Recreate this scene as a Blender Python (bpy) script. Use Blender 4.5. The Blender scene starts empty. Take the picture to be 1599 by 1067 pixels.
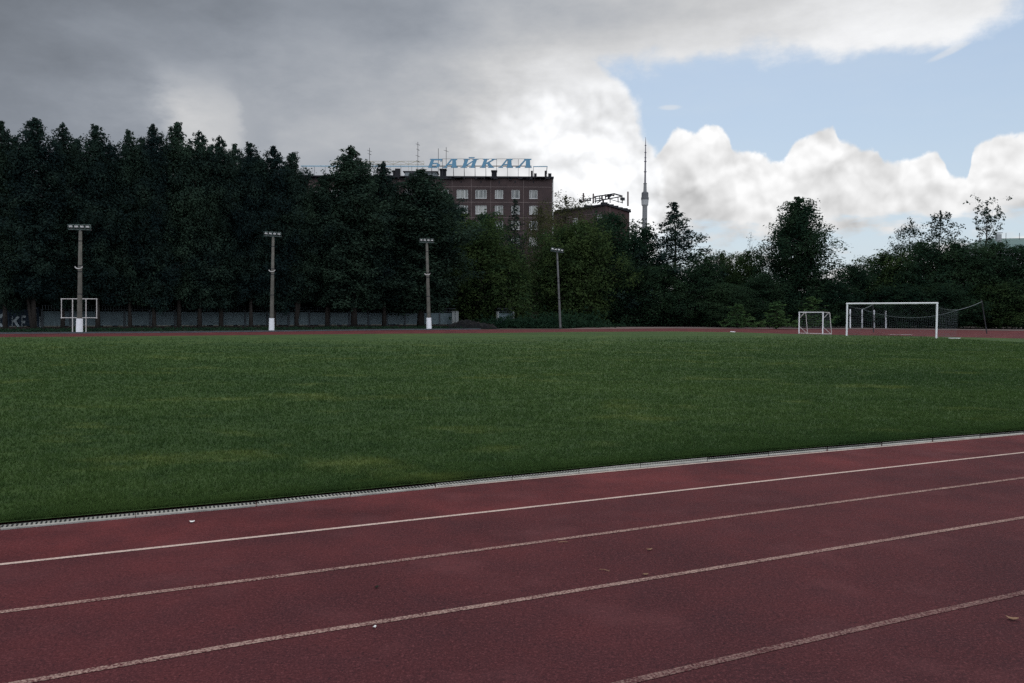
import bpy, math, random
import numpy as np
from mathutils import Vector, Matrix
R = math.radians
sc = bpy.context.scene
col = sc.collection
random.seed(7)

# ------------------------------------------------------------------ camera
F_PX, CX, CY, EYE = 1260.0, 799.5, 533.5, 1.65
PITCH, ROLL = math.atan(45.5 / F_PX), R(0.3)
Fv = Vector((0, math.cos(PITCH), -math.sin(PITCH)))
R0 = Vector((1, 0, 0)); U0 = Vector((0, math.sin(PITCH), math.cos(PITCH)))
IX = R0 * math.cos(ROLL) + U0 * math.sin(ROLL)
IY = -R0 * math.sin(ROLL) + U0 * math.cos(ROLL)
cam_d = bpy.data.cameras.new('camera'); cam = bpy.data.objects.new('camera', cam_d); col.objects.link(cam)
M = Matrix((IX, IY, -Fv)).transposed().to_4x4(); M.translation = Vector((0, 0, EYE))
cam.matrix_world = M
cam_d.sensor_width = 36; cam_d.lens = 36 * F_PX / 1599; cam_d.clip_end = 20000; cam_d.clip_start = 0.05
sc.camera = cam

def ray(px, py): return Fv + IX * ((px - CX) / F_PX) - IY * ((py - CY) / F_PX)
def G(px, py, z=0.0):                      # point of the ground seen at a photo pixel
    d = ray(px, py); t = (z - EYE) / d.z
    return Vector((d.x * t, d.y * t, z))
def P(px, py, Y):                          # point at depth Y seen at a photo pixel
    d = ray(px, py); t = Y / d.y
    return Vector((d.x * t, Y, EYE + d.z * t))
def B(px, Y):                              # foot on the ground at depth Y under photo column px
    py = 490 + F_PX * EYE / Y
    for _ in range(4):
        p = P(px, py, Y); py += p.z * F_PX / Y
    p.z = 0
    return p
def azel(px, py):
    d = ray(px, py).normalized()
    return math.atan2(d.x, d.y), math.asin(d.z)

# ------------------------------------------------------------------ object helpers
def tag(o, label=None, cat=None, group=None, kind=None):
    if label: o['label'] = label
    if cat: o['category'] = cat
    if group: o['group'] = group
    if kind: o['kind'] = kind
    return o
def empty(name, loc, label, cat, group=None):
    o = bpy.data.objects.new(name, None); col.objects.link(o); o.location = loc
    o.empty_display_size = 0.3
    return tag(o, label, cat, group)
class MB:
    def __init__(s): s.v = []; s.f = []
    def box(s, c, size, X=(1, 0, 0), Z=(0, 0, 1)):
        X = Vector(X).normalized(); Z = Vector(Z); Yv = Z.cross(X).normalized(); Z = X.cross(Yv).normalized()
        c = Vector(c); n = len(s.v); a, b, d = (q / 2 for q in size)
        for sz in (-d, d):
            for sx, sy in ((-a, -b), (a, -b), (a, b), (-a, b)):
                s.v.append(c + X * sx + Yv * sy + Z * sz)
        s.f += [tuple(n + i for i in q) for q in ((3, 2, 1, 0), (4, 5, 6, 7), (0, 1, 5, 4), (1, 2, 6, 5), (2, 3, 7, 6), (3, 0, 4, 7))]
        return s
    def bar(s, p, q, w, h=None):
        p, q = Vector(p), Vector(q); d = q - p; h = h or w
        up = Vector((0, 0, 1)) if abs(d.normalized().z) < 0.95 else Vector((0, 1, 0))
        up = (up - d.normalized() * up.dot(d.normalized())).normalized()
        return s.box((p + q) / 2, (d.length, w, h), d, up)
    def tube(s, pts, rad, n=8, cap=True):
        pts = [Vector(p) for p in pts]
        if not hasattr(rad, '__len__'): rad = [rad] * len(pts)
        base = len(s.v); ref = None
        for i, p in enumerate(pts):
            d = (pts[min(i + 1, len(pts) - 1)] - pts[max(i - 1, 0)]).normalized()
            if ref is None: ref = Vector((1, 0, 0)) if abs(d.x) < 0.8 else Vector((0, 1, 0))
            a = (ref - d * ref.dot(d)).normalized(); b = d.cross(a); ref = a
            for k in range(n):
                t = 2 * math.pi * k / n
                s.v.append(p + (a * math.cos(t) + b * math.sin(t)) * rad[i])
        for i in range(len(pts) - 1):
            for k in range(n):
                a0 = base + i * n + k; a1 = base + i * n + (k + 1) % n
                s.f.append((a0, a1, a1 + n, a0 + n))
        if cap:
            s.f.append(tuple(base + k for k in reversed(range(n))))
            s.f.append(tuple(base + (len(pts) - 1) * n + k for k in range(n)))
        return s
    def prism(s, poly, a, b):              # poly: 3D points of one face; extruded by vector from a*dir to b*dir
        n = len(s.v); m = len(poly)
        for p in poly: s.v.append(Vector(p) + Vector(a))
        for p in poly: s.v.append(Vector(p) + Vector(b))
        s.f.append(tuple(n + i for i in range(m))); s.f.append(tuple(n + m + i for i in reversed(range(m))))
        for i in range(m):
            j = (i + 1) % m; s.f.append((n + j, n + i, n + m + i, n + m + j))
        return s
    def quad(s, *ps):
        n = len(s.v); s.v += [Vector(p) for p in ps]; s.f.append(tuple(range(n, n + len(ps)))); return s
    def build(s, name, mat, parent=None, smooth=False, recalc=True):
        me = bpy.data.meshes.new(name)
        off = Vector(parent.matrix_basis.translation) if parent else Vector((0, 0, 0))
        if parent and parent.parent: off = off + Vector(parent.parent.matrix_basis.translation)
        me.from_pydata([tuple(v - off) for v in s.v], [], s.f)
        if recalc:
            import bmesh
            bm = bmesh.new(); bm.from_mesh(me); bmesh.ops.recalc_face_normals(bm, faces=bm.faces); bm.to_mesh(me); bm.free()
        me.materials.append(mat)
        if smooth: me.polygons.foreach_set('use_smooth', [True] * len(me.polygons))
        o = bpy.data.objects.new(name, me); col.objects.link(o)
        if parent: o.parent = parent
        return o

# ------------------------------------------------------------------ node helpers
class E:
    """a socket with arithmetic"""
    def __init__(s, nt, sock): s.nt, s.k = nt, sock
    def _m(s, op, *o, clamp=False):
        n = s.nt.nodes.new('ShaderNodeMath'); n.operation = op; n.use_clamp = clamp
        s.nt.links.new(s.k, n.inputs[0])
        for i, x in enumerate(o):
            if isinstance(x, E): s.nt.links.new(x.k, n.inputs[i + 1])
            else: n.inputs[i + 1].default_value = x
        return E(s.nt, n.outputs[0])
    def __add__(s, o): return s._m('ADD', o)
    def __sub__(s, o): return s._m('SUBTRACT', o)
    def __mul__(s, o): return s._m('MULTIPLY', o)
    __radd__ = __add__; __rmul__ = __mul__
    def __rsub__(s, o): return (s * -1) + o
    def clamp(s): return s._m('ADD', 0.0, clamp=True)
    def max(s, o): return s._m('MAXIMUM', o)
    def min(s, o): return s._m('MINIMUM', o)
    def pow(s, o): return s._m('POWER', o)
    def smooth(s, a, b):
        n = s.nt.nodes.new('ShaderNodeMapRange'); n.interpolation_type = 'SMOOTHSTEP'
        s.nt.links.new(s.k, n.inputs[0]); n.inputs[1].default_value = a; n.inputs[2].default_value = b
        return E(s.nt, n.outputs[0])
    def lin(s, a, b, c=0.0, d=1.0):
        n = s.nt.nodes.new('ShaderNodeMapRange'); s.nt.links.new(s.k, n.inputs[0])
        for i, x in enumerate((a, b, c, d)): n.inputs[i + 1].default_value = x
        return E(s.nt, n.outputs[0])
def noise(nt, vec, scale, detail=4, rough=0.55, dist=0.0):
    n = nt.nodes.new('ShaderNodeTexNoise'); n.inputs['Scale'].default_value = scale
    n.inputs['Detail'].default_value = detail; n.inputs['Roughness'].default_value = rough; n.inputs['Distortion'].default_value = dist
    nt.links.new(vec, n.inputs['Vector']); return E(nt, n.outputs[0])
def mapped(nt, vec, scale=(1, 1, 1), loc=(0, 0, 0), rot=(0, 0, 0)):
    n = nt.nodes.new('ShaderNodeMapping'); n.inputs['Scale'].default_value = scale; n.inputs['Location'].default_value = loc
    n.inputs['Rotation'].default_value = rot
    nt.links.new(vec, n.inputs['Vector']); return n.outputs[0]
def mix(nt, fac, a, b):
    n = nt.nodes.new('ShaderNodeMix'); n.data_type = 'RGBA'
    for i, x in ((0, fac), (6, a), (7, b)):
        if isinstance(x, E): nt.links.new(x.k, n.inputs[i])
        elif hasattr(x, 'is_linked'): nt.links.new(x, n.inputs[i])
        elif i == 0: n.inputs[0].default_value = x
        else: n.inputs[i].default_value = (*x, 1)
    return n.outputs[2]
def new_mat(name):
    m = bpy.data.materials.new(name); m.use_nodes = True; nt = m.node_tree
    b = nt.nodes['Principled BSDF']; g = nt.nodes.new('ShaderNodeNewGeometry')
    return m, nt, b, g.outputs['Position']
def simple(name, c, rough=0.6, var=0.25, scale=3.0, metal=0.0, c2=None, bump=0.0):
    m, nt, b, pos = new_mat(name)
    f = noise(nt, pos, scale, 6, 0.65).lin(0.3, 0.7)
    dark = c2 or tuple(x * (1 - var) for x in c)
    nt.links.new(mix(nt, f, dark, c), b.inputs['Base Color'])
    b.inputs['Roughness'].default_value = rough; b.inputs['Metallic'].default_value = metal
    b.inputs['Specular IOR Level'].default_value = 0.25
    if bump:
        n = nt.nodes.new('ShaderNodeBump'); n.inputs['Strength'].default_value = bump; n.inputs['Distance'].default_value = 0.02
        nt.links.new(noise(nt, pos, scale * 8, 5).k, n.inputs['Height']); nt.links.new(n.outputs[0], b.inputs['Normal'])
    return m
def leaf_mat(name, c1, c2, trans=0.3):
    m, nt, b, pos = new_mat(name)
    nt.nodes.remove(b)
    oi = nt.nodes.new('ShaderNodeObjectInfo')
    f = (noise(nt, pos, 0.42, 3, 0.6) * 1.1 + noise(nt, pos, 4.0, 2) * 0.35 + E(nt, oi.outputs['Random']) * 0.3).lin(0.66, 1.15)
    c = mix(nt, f, c1, c2)
    d = nt.nodes.new('ShaderNodeBsdfDiffuse'); t = nt.nodes.new('ShaderNodeBsdfTranslucent'); ms = nt.nodes.new('ShaderNodeMixShader')
    nt.links.new(c, d.inputs[0]); nt.links.new(c, t.inputs[0]); ms.inputs[0].default_value = trans
    nt.links.new(d.outputs[0], ms.inputs[1]); nt.links.new(t.outputs[0], ms.inputs[2])
    nt.links.new(ms.outputs[0], nt.nodes['Material Output'].inputs['Surface'])
    return m

# ------------------------------------------------------------------ light and sky
SUN_EL, SUN_AZ = R(48), R(14)
w = bpy.data.worlds.new('World'); sc.world = w; w.use_nodes = True
nt = w.node_tree; bg = nt.nodes['Background']
sky = nt.nodes.new('ShaderNodeTexSky'); sky.sky_type = 'NISHITA'; sky.sun_disc = False
sky.sun_elevation = SUN_EL; sky.sun_rotation = SUN_AZ; sky.air_density = 1.0; sky.dust_density = 0.6; sky.ozone_density = 1.5
tc = nt.nodes.new('ShaderNodeTexCoord'); D = tc.outputs['Generated']
sx = nt.nodes.new('ShaderNodeSeparateXYZ'); nt.links.new(D, sx.inputs[0])
X, Y, Z = (E(nt, sx.outputs[i]) for i in range(3))
az = X._m('ARCTAN2', Y); el = Z._m('ARCSINE')
def curve(e, lo, hi, pts, vlo, vhi):
    n = nt.nodes.new('ShaderNodeFloatCurve'); nt.links.new(e.lin(lo, hi).k, n.inputs['Value'])
    cu = n.mapping.curves[0]
    pts = sorted(((a - lo) / (hi - lo), (b - vlo) / (vhi - vlo)) for a, b in pts)
    while len(cu.points) < len(pts): cu.points.new(0.5, 0.5)
    for q, (a, b) in zip(cu.points, pts): q.location = (min(1, max(0, a)), min(1, max(0, b))); q.handle_type = 'AUTO_CLAMPED'
    n.mapping.update()
    return E(nt, n.outputs[0]) * (vhi - vlo) + vlo
def outline(pix): return curve(az, -0.75, 0.75, [azel(*p) for p in pix], -0.2, 0.6)
def tone(pix, side):                       # pix: (px, py, sRGB grey) -> linear brightness as a function of azimuth
    def l(v): return ((v / 255 + 0.055) / 1.055) ** 2.4
    pts = [(azel(a, b)[0], l(v)) for a, b, v in pix] + [(-1.4, side[0]), (1.4, side[1])]
    return curve(az + n9 * 0.10 + n3 * 0.06, -1.5, 1.5, pts, 0, 1)
Dw = mapped(nt, D, (1, 1, 2.2))
n3 = noise(nt, Dw, 3.0, 6, 0.55) - 0.5
n9 = noise(nt, Dw, 9.0, 8, 0.6) - 0.5
def vor(vec, scale, detail, rough):
    n = nt.nodes.new('ShaderNodeTexVoronoi'); n.feature = 'F1'
    n.inputs['Scale'].default_value = scale; n.inputs['Detail'].default_value = detail; n.inputs['Roughness'].default_value = rough
    nt.links.new(vec, n.inputs['Vector']); return E(nt, n.outputs['Distance'])
def warp(off=(0, 0, 0)):
    q = mapped(nt, D, loc=off); nn = nt.nodes.new('ShaderNodeTexNoise'); nn.inputs['Scale'].default_value = 14; nn.inputs['Detail'].default_value = 4
    nt.links.new(q, nn.inputs['Vector']); m1 = nt.nodes.new('ShaderNodeVectorMath'); m1.operation = 'MULTIPLY_ADD'
    nt.links.new(nn.outputs['Color'], m1.inputs[0]); m1.inputs[1].default_value = (0.045, 0.045, 0.045); nt.links.new(q, m1.inputs[2]); return m1.outputs[0]
W0, W1 = warp(), warp((-0.004, 0, -0.010))
v0, v1 = vor(W0, 18.0, 2.0, 0.5), vor(W1, 18.0, 2.0, 0.5)
soft = noise(nt, D, 9.0, 4, 0.5) - noise(nt, mapped(nt, D, loc=(-0.008, 0, -0.02)), 9.0, 4, 0.5)
billow = (0.45 - v0) * 0.15 + (noise(nt, D, 22.0, 6, 0.6) - 0.5)
puff = (v1 - v0) * 0.26 + soft * 0.75 + (noise(nt, D, 34.0, 5, 0.55) - 0.5) * 0.05   # light side of the billows
# grey sheet over most of the sky, its lower edge at the right
S_edge = outline([(-200, 128), (940, 128), (965, 122), (1030, 112), (1100, 103), (1180, 94), (1260, 96), (1350, 101), (1420, 88), (1500, 68), (1560, 45), (1610, 15), (1720, -60)])
sheet = (el - S_edge + n9 * 0.06 + billow * 0.035).smooth(-0.005, 0.022)
Lc = [(x, azel(x, y)) for x, y in ()]
E_az = curve(el, 0.0, 0.35, [(azel(x, y)[1], azel(x, y)[0]) for x, y in [(1028, 480), (1030, 380), (1026, 300), (1016, 240), (1004, 210), (996, 185), (988, 160), (972, 140), (955, 120), (930, 90), (880, 40)]], -0.2, 0.4)
bank = (E_az - az + 0.012 + billow * 0.045 + n9 * 0.02).smooth(-0.003, 0.014)
cover = sheet.max(bank)
rowA = tone([(0, 20, 108), (100, 20, 114), (250, 20, 126), (420, 20, 140), (600, 20, 148), (800, 20, 172), (1000, 20, 188), (1200, 20, 203), (1400, 20, 222), (1599, 20, 228)], (0.10, 0.5))
rowB = tone([(0, 110, 120), (150, 110, 130), (300, 110, 140), (420, 110, 152), (550, 110, 160), (700, 110, 178), (800, 110, 200), (950, 110, 222), (1100, 110, 222), (1300, 110, 232), (1599, 100, 230)], (0.13, 0.6))
rowC = tone([(0, 210, 132), (150, 210, 142), (240, 210, 160), (325, 210, 196), (352, 210, 190), (385, 210, 166), (470, 210, 170), (600, 210, 172), (700, 210, 186), (760, 210, 210), (900, 210, 226), (990, 210, 236), (1599, 210, 225)], (0.2, 0.6))
eA, eB, eC = azel(800, 20)[1], azel(800, 110)[1], azel(800, 205)[1]
br = rowC + (rowB - rowC) * el.smooth(eC, eB); br = br + (rowA - br) * el.smooth(eB, eA)
br = br + (0.75 - br) * el.smooth(eA + 0.05, 1.1)
br = br * ((n3 * 0.48 + n9 * 0.55) + 1.10)
lump = (az.smooth(azel(690, 200)[0], azel(830, 200)[0])) * (1.0 - el.smooth(azel(800, 170)[1], azel(800, 110)[1]))
br = br * (puff * 1.7 * lump + 1.0 + 0.08 * lump)
# cumulus row on the right
T_top = outline([(950, 260), (1010, 250), (1026, 240), (1042, 212), (1060, 198), (1078, 204), (1100, 196), (1126, 196), (1138, 214), (1150, 234), (1180, 236), (1205, 244), (1222, 242), (1240, 216), (1262, 206), (1282, 200), (1300, 198), (1310, 216), (1330, 222), (1350, 226), (1368, 224), (1378, 246), (1400, 244), (1425, 240), (1455, 230), (1470, 238), (1480, 266), (1512, 270), (1518, 232), (1535, 218), (1560, 208), (1600, 205), (1700, 220)])
dpt = T_top - el + (billow * 0.035) + n9 * 0.012
cum = dpt.smooth(-0.002, 0.0045)
low = el.smooth(azel(1300, 350)[1], azel(1300, 300)[1])
brk = (noise(nt, mapped(nt, D, (1, 1, 3.0), (3, 1, 0)), 9.0, 7, 0.6) + low * 0.5).smooth(0.47, 0.62)
cum = cum * brk
cb = (0.90 - dpt.smooth(0.012, 0.10) * 0.19) * (puff * 1.9 + 1.0)
# thin wisps in the blue
def wisp(px, py, rx, ry, tilt=0.0):
    a, e = azel(px, py); u = az - a; v = el - e - u * tilt
    return (1.0 - ((u * (1 / rx))._m('POWER', 2.0) + (v * (1 / ry))._m('POWER', 2.0)) + n9 * 1.6).smooth(0.1, 1.0)
wsp = wisp(1046, 168, 0.017, 0.004).max(wisp(1478, 83, 0.026, 0.005, 0.35))
veil = (noise(nt, mapped(nt, D, (1, 1, 4.0)), 4.0, 6, 0.6).smooth(0.35, 0.8) * 0.25 + 0.08)
def grey(v, t): 
    n = nt.nodes.new('ShaderNodeCombineColor')
    for i in range(3): nt.links.new((v * (10.0 * t[i])).k, n.inputs[i])
    return n.outputs[0]
hz = 1.0 - el.smooth(0.0, 0.30)
tint = mix(nt, 0.45, sky.outputs[0], (4.9, 6.0, 7.1))
base = mix(nt, hz * 0.45 + veil, tint, (6.0, 6.9, 7.8))
c = mix(nt, wsp * 0.5, base, (7.8, 7.9, 8.0))
c = mix(nt, cum, c, grey(cb, (1.0, 1.0, 1.0)))
warm = br.smooth(0.65, 0.2)
c = mix(nt, cover, c, mix(nt, warm, grey(br, (0.985, 0.995, 1.01)), grey(br, (0.90, 1.0, 1.16))))
# the sky at the photographer's back: unseen bright bluish deck, raised for front light
back = Y.smooth(0.25, -0.35)
c = mix(nt, back, c, grey(n3 * 0.6 + 1.25, (0.93, 1.0, 1.12)))
nt.links.new(c, bg.inputs[0]); bg.inputs[1].default_value = 0.1

sd = bpy.data.lights.new('sun', 'SUN'); sd.energy = 0.8; sd.angle = R(14); sd.color = (1, 0.95, 0.86)
so = bpy.data.objects.new('sun', sd); col.objects.link(so)
sdir = Vector((math.sin(SUN_AZ) * math.cos(SUN_EL), math.cos(SUN_AZ) * math.cos(SUN_EL), math.sin(SUN_EL)))
so.rotation_euler = sdir.to_track_quat('Z', 'Y').to_euler(); so.location = (0, 0, 60)

# ------------------------------------------------------------------ materials
def track_mat(name, worn_line=None, fac=(0.4, 0.62)):
    m, nt, b, pos = new_mat(name)
    grain = noise(nt, pos, 78, 3, 0.8); g2 = noise(nt, pos, 36, 3, 0.7)
    big = noise(nt, pos, 0.7, 6, 0.62); mid = noise(nt, pos, 3.0, 5, 0.65)
    c = mix(nt, big.lin(0.36, 0.64), (0.060, 0.0150, 0.0165), (0.128, 0.0290, 0.0295))
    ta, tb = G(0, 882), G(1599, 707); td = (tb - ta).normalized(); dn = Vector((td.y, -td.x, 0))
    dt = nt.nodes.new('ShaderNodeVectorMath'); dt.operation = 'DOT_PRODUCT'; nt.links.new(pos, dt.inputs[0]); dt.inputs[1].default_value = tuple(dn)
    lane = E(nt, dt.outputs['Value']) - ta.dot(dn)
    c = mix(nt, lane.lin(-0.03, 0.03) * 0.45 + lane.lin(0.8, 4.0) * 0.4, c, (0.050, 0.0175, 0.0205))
    c = mix(nt, mid.lin(0.40, 0.75) * 0.35, c, (0.036, 0.018, 0.023))
    c = mix(nt, grain.lin(0.54, 0.74) * 0.9, c, (0.185, 0.062, 0.066))
    c = mix(nt, grain.lin(0.46, 0.28) * 0.95, c, (0.012, 0.007, 0.010))
    c = mix(nt, g2.lin(0.57, 0.72) * 0.75, c, (0.016, 0.010, 0.013))
    c = mix(nt, g2.lin(0.43, 0.28) * 0.6, c, (0.150, 0.050, 0.053))
    c = mix(nt, noise(nt, pos, 1.3, 4, 0.55).lin(0.54, 0.76) * 0.38, c, (0.135, 0.050, 0.053))  # pale scuffed patches
    if worn_line:
        wear = noise(nt, pos, 75, 3, 0.7) * 0.8 + noise(nt, pos, 5, 3, 0.6) * 0.2
        c = mix(nt, wear.lin(*fac), c, worn_line)
    nt.links.new(c, b.inputs['Base Color'])
    b.inputs['Roughness'].default_value = 0.9; b.inputs['Specular IOR Level'].default_value = 0.07
    bn = nt.nodes.new('ShaderNodeBump'); bn.inputs['Strength'].default_value = 0.6; bn.inputs['Distance'].default_value = 0.006
    nt.links.new(grain.k, bn.inputs['Height']); nt.links.new(bn.outputs[0], b.inputs['Normal'])
    return m
def grass_col(nt, pos):
    big = noise(nt, mapped(nt, pos, (0.10, 0.20, 1), rot=(0, 0, R(-20))), 1.0, 5, 0.6)
    yel = noise(nt, mapped(nt, pos, (0.36, 0.62, 1), (5, 9, 0), (0, 0, R(-12))), 1.0, 5, 0.62)
    fine = noise(nt, pos, 18, 4, 0.7)
    c = mix(nt, big.lin(0.32, 0.68), (0.032, 0.064, 0.021), (0.055, 0.094, 0.026))
    c = mix(nt, yel.lin(0.56, 0.68) * 0.75, c, (0.105, 0.135, 0.036))
    c = mix(nt, fine.lin(0.35, 0.8) * 0.22, c, (0.055, 0.088, 0.028))
    return mix(nt, noise(nt, pos, 2.2, 4, 0.7).lin(0.55, 0.3) * 0.4, c, (0.018, 0.042, 0.018))
def field_mat():
    m, nt, b, pos = new_mat('grass_sward')
    nt.links.new(grass_col(nt, pos), b.inputs['Base Color'])
    b.inputs['Roughness'].default_value = 0.95; b.inputs['Specular IOR Level'].default_value = 0.1
    bn = nt.nodes.new('ShaderNodeBump'); bn.inputs['Strength'].default_value = 0.8; bn.inputs['Distance'].default_value = 0.05
    nt.links.new(noise(nt, pos, 22, 5, 0.8).k, bn.inputs['Height']); nt.links.new(bn.outputs[0], b.inputs['Normal'])
    return m
def blade_mat():
    m, nt, b, pos = new_mat('grass_blade'); nt.nodes.remove(b)
    c = grass_col(nt, pos)
    d = nt.nodes.new('ShaderNodeBsdfDiffuse'); t = nt.nodes.new('ShaderNodeBsdfTranslucent'); ms = nt.nodes.new('ShaderNodeMixShader')
    nt.links.new(c, d.inputs[0]); nt.links.new(c, t.inputs[0]); ms.inputs[0].default_value = 0.25
    nt.links.new(d.outputs[0], ms.inputs[1]); nt.links.new(t.outputs[0], ms.inputs[2])
    nt.links.new(ms.outputs[0], nt.nodes['Material Output'].inputs['Surface'])
    return m
M_ = {
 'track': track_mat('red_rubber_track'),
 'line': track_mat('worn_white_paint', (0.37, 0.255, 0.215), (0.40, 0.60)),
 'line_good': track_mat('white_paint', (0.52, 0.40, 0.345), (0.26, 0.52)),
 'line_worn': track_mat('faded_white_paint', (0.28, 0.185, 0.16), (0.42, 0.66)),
 'sward': field_mat(), 'blade': blade_mat(),
 'soil': simple('dark_soil', (0.045, 0.042, 0.034), 0.95, c2=(0.018, 0.024, 0.014), scale=0.9, bump=0.6),
 'dust': simple('dusty_gravel', (0.17, 0.125, 0.115), 0.95, c2=(0.09, 0.065, 0.06), scale=1.3),
 'white': simple('white_enamel', (0.80, 0.80, 0.80), 0.45, 0.12, 2.0),
 'offwhite': simple('chipped_white_paint', (0.62, 0.60, 0.58), 0.55, c2=(0.42, 0.38, 0.36), scale=4.0),
 'whitewash': simple('whitewash', (0.84, 0.84, 0.86), 0.8, 0.10, 5.0),
 'pole': simple('weathered_concrete', (0.15, 0.14, 0.118), 0.9, c2=(0.075, 0.072, 0.062), scale=2.5, bump=0.3),
 'steel': simple('grey_steel', (0.12, 0.12, 0.12), 0.6, 0.3, 3.0),
 'darksteel': simple('dark_steel', (0.035, 0.035, 0.04), 0.6, 0.4, 3.0),
 'lampbox': simple('lamp_housing', (0.10, 0.14, 0.13), 0.6, 0.3, 3.0),
 'reflector': simple('lamp_reflector', (0.85, 0.87, 0.86), 0.35, 0.1, 6.0),
 'wall': simple('grey_concrete_panel', (0.16, 0.21, 0.225), 0.9, c2=(0.095, 0.13, 0.145), scale=0.7),
 'wallpost': simple('concrete_post', (0.085, 0.10, 0.11), 0.9, 0.3, 2.0),
 'bluewall': simple('dark_blue_paint', (0.016, 0.028, 0.045), 0.8, 0.45, 1.4),
 'plinth': simple('brown_plinth', (0.06, 0.045, 0.042), 0.9, 0.4, 2.0),
 'letters': simple('pale_lettering', (0.34, 0.39, 0.41), 0.8, 0.4, 3.0),
 'whitepanel': simple('white_panel', (0.34, 0.36, 0.35), 0.8, 0.25, 4.0),
 'bark': simple('dark_bark', (0.040, 0.034, 0.030), 0.95, 0.5, 6.0, bump=0.5),
 'paper': simple('litter_paper', (0.80, 0.79, 0.75), 0.7, 0.1, 20.0),
 'dryleaf': simple('dry_leaf', (0.27, 0.16, 0.095), 0.8, 0.4, 30.0),
 'darkleaf': simple('wet_dark_leaf', (0.02, 0.02, 0.012), 0.8, 0.4, 30.0),
 'drain': simple('drain_concrete', (0.38, 0.37, 0.335), 0.85, c2=(0.20, 0.195, 0.175), scale=6.0),
 'slot': simple('drain_slot', (0.028, 0.030, 0.029), 0.9, 0.2),
 'net': simple('net_cord', (0.16, 0.18, 0.20), 0.8, 0.2),
 'rope': simple('net_rope', (0.30, 0.33, 0.35), 0.8, 0.2),
 'brick': simple('brown_tile_cladding', (0.066, 0.044, 0.042), 0.85, c2=(0.043, 0.031, 0.031), scale=0.6),
 'redbrick': simple('red_tile_cladding', (0.076, 0.041, 0.038), 0.85, c2=(0.06, 0.033, 0.032), scale=0.6),
 'seam': simple('pale_mortar', (0.21, 0.165, 0.155), 0.9, 0.4, 0.9),
 'tar': simple('black_tar', (0.022, 0.022, 0.026), 0.8, 0.4),
 'frame': simple('window_paint', (0.56, 0.56, 0.54), 0.6, 0.15),
 'blue': simple('sign_blue', (0.135, 0.30, 0.43), 0.6, 0.2, 1.0),
 'palerail': simple('faded_blue_rail', (0.30, 0.45, 0.54), 0.6, 0.2, 1.0),
 'beige': simple('beige_lattice', (0.52, 0.48, 0.38), 0.7, 0.2, 1.0),
 'hut': simple('hut_panel', (0.32, 0.35, 0.36), 0.8, 0.35, 0.8),
 'tower': simple('tower_concrete', (0.205, 0.205, 0.205), 0.9, 0.12, 0.02),
 'towerdark': simple('tower_glazing', (0.115, 0.115, 0.12), 0.7, 0.2, 0.05),
 'towerwhite': simple('tower_white', (0.36, 0.36, 0.355), 0.7, 0.1, 0.05),
 'mast': simple('mast_steel', (0.16, 0.15, 0.17), 0.7, 0.2, 0.05),
 'greenroof': simple('green_sheet_roof', (0.10, 0.165, 0.155), 0.7, 0.2, 0.4),
 'plaster': simple('pale_plaster', (0.35, 0.36, 0.36), 0.9, 0.2, 0.5),
 'brush': simple('dark_brush', (0.008, 0.008, 0.009), 0.95, 0.4, 2.0, bump=0.8),
 'lf_row': leaf_mat('dark_green_leaves', (0.014, 0.026, 0.026), (0.037, 0.063, 0.041)),
 'lf_bush': leaf_mat('yellow_green_leaves', (0.018, 0.039, 0.020), (0.054, 0.082, 0.028)),
 'lf_mid': leaf_mat('mid_green_leaves', (0.014, 0.032, 0.021), (0.036, 0.064, 0.031)),
 'lf_bronze': leaf_mat('bronze_green_leaves', (0.042, 0.048, 0.025), (0.095, 0.092, 0.040)),
 'lf_spruce': leaf_mat('spruce_needles', (0.012, 0.024, 0.020), (0.028, 0.046, 0.032), 0.15),
 'lf_fresh': leaf_mat('fresh_green_leaves', (0.040, 0.085, 0.035), (0.085, 0.14, 0.05)),
 'lf_ground': leaf_mat('ground_cover_leaves', (0.012, 0.030, 0.021), (0.026, 0.054, 0.028)),
}
mg = bpy.data.materials.new('curtained_glass'); mg.use_nodes = True; ng = mg.node_tree; bb = ng.nodes['Principled BSDF']
tco = ng.nodes.new('ShaderNodeNewGeometry'); oi = ng.nodes.new('ShaderNodeObjectInfo')
ff = (noise(ng, mapped(ng, tco.outputs['Position'], (3.5, 1, 0.35)), 1.0, 3) + E(ng, oi.outputs['Random']) * 0.6).lin(0.52, 1.0)
ng.links.new(mix(ng, ff, (0.06, 0.07, 0.075), (0.34, 0.34, 0.31)), bb.inputs['Base Color'])
bb.inputs['Roughness'].default_value = 0.3; bb.inputs['Specular IOR Level'].default_value = 0.3
M_['pane'] = mg

# ------------------------------------------------------------------ ground, pitch, track
KERB = [(-900, 904.4), (-300, 849.9), (0, 822.4), (400, 785.8), (800, 745.8), (1000, 726.2), (1200, 708), (1599, 674.4), (2000, 641)]
KERB2 = [(-900, 911), (-300, 856.6), (0, 828.2), (400, 791.0), (800, 750.6), (1000, 731.6), (1200, 712.6), (1599, 678.6), (2000, 643.6)]
kp = [G(*p) for p in KERB]; kp.append(kp[-1] + (kp[-1] - kp[-2]).normalized() * 18)
GRASS_FAR = [(1599, 529.6), (1462, 526.5), (1320, 524), (1220, 521.8), (1150, 519.6), (1050, 518.3), (900, 519), (750, 521.0), (600, 522.0), (460, 523.3), (250, 525.6), (0, 527.6), (-250, 530)]
TRACK_FAR = [(1599, 517), (1400, 514.6), (1220, 514), (1050, 513), (900, 514), (750, 514.8), (600, 515.8), (460, 517.7), (250, 520.2), (0, 521.6), (-250, 523.2)]
gf = [G(*p) for p in GRASS_FAR]; tf = [G(*p) for p in TRACK_FAR]
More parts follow.
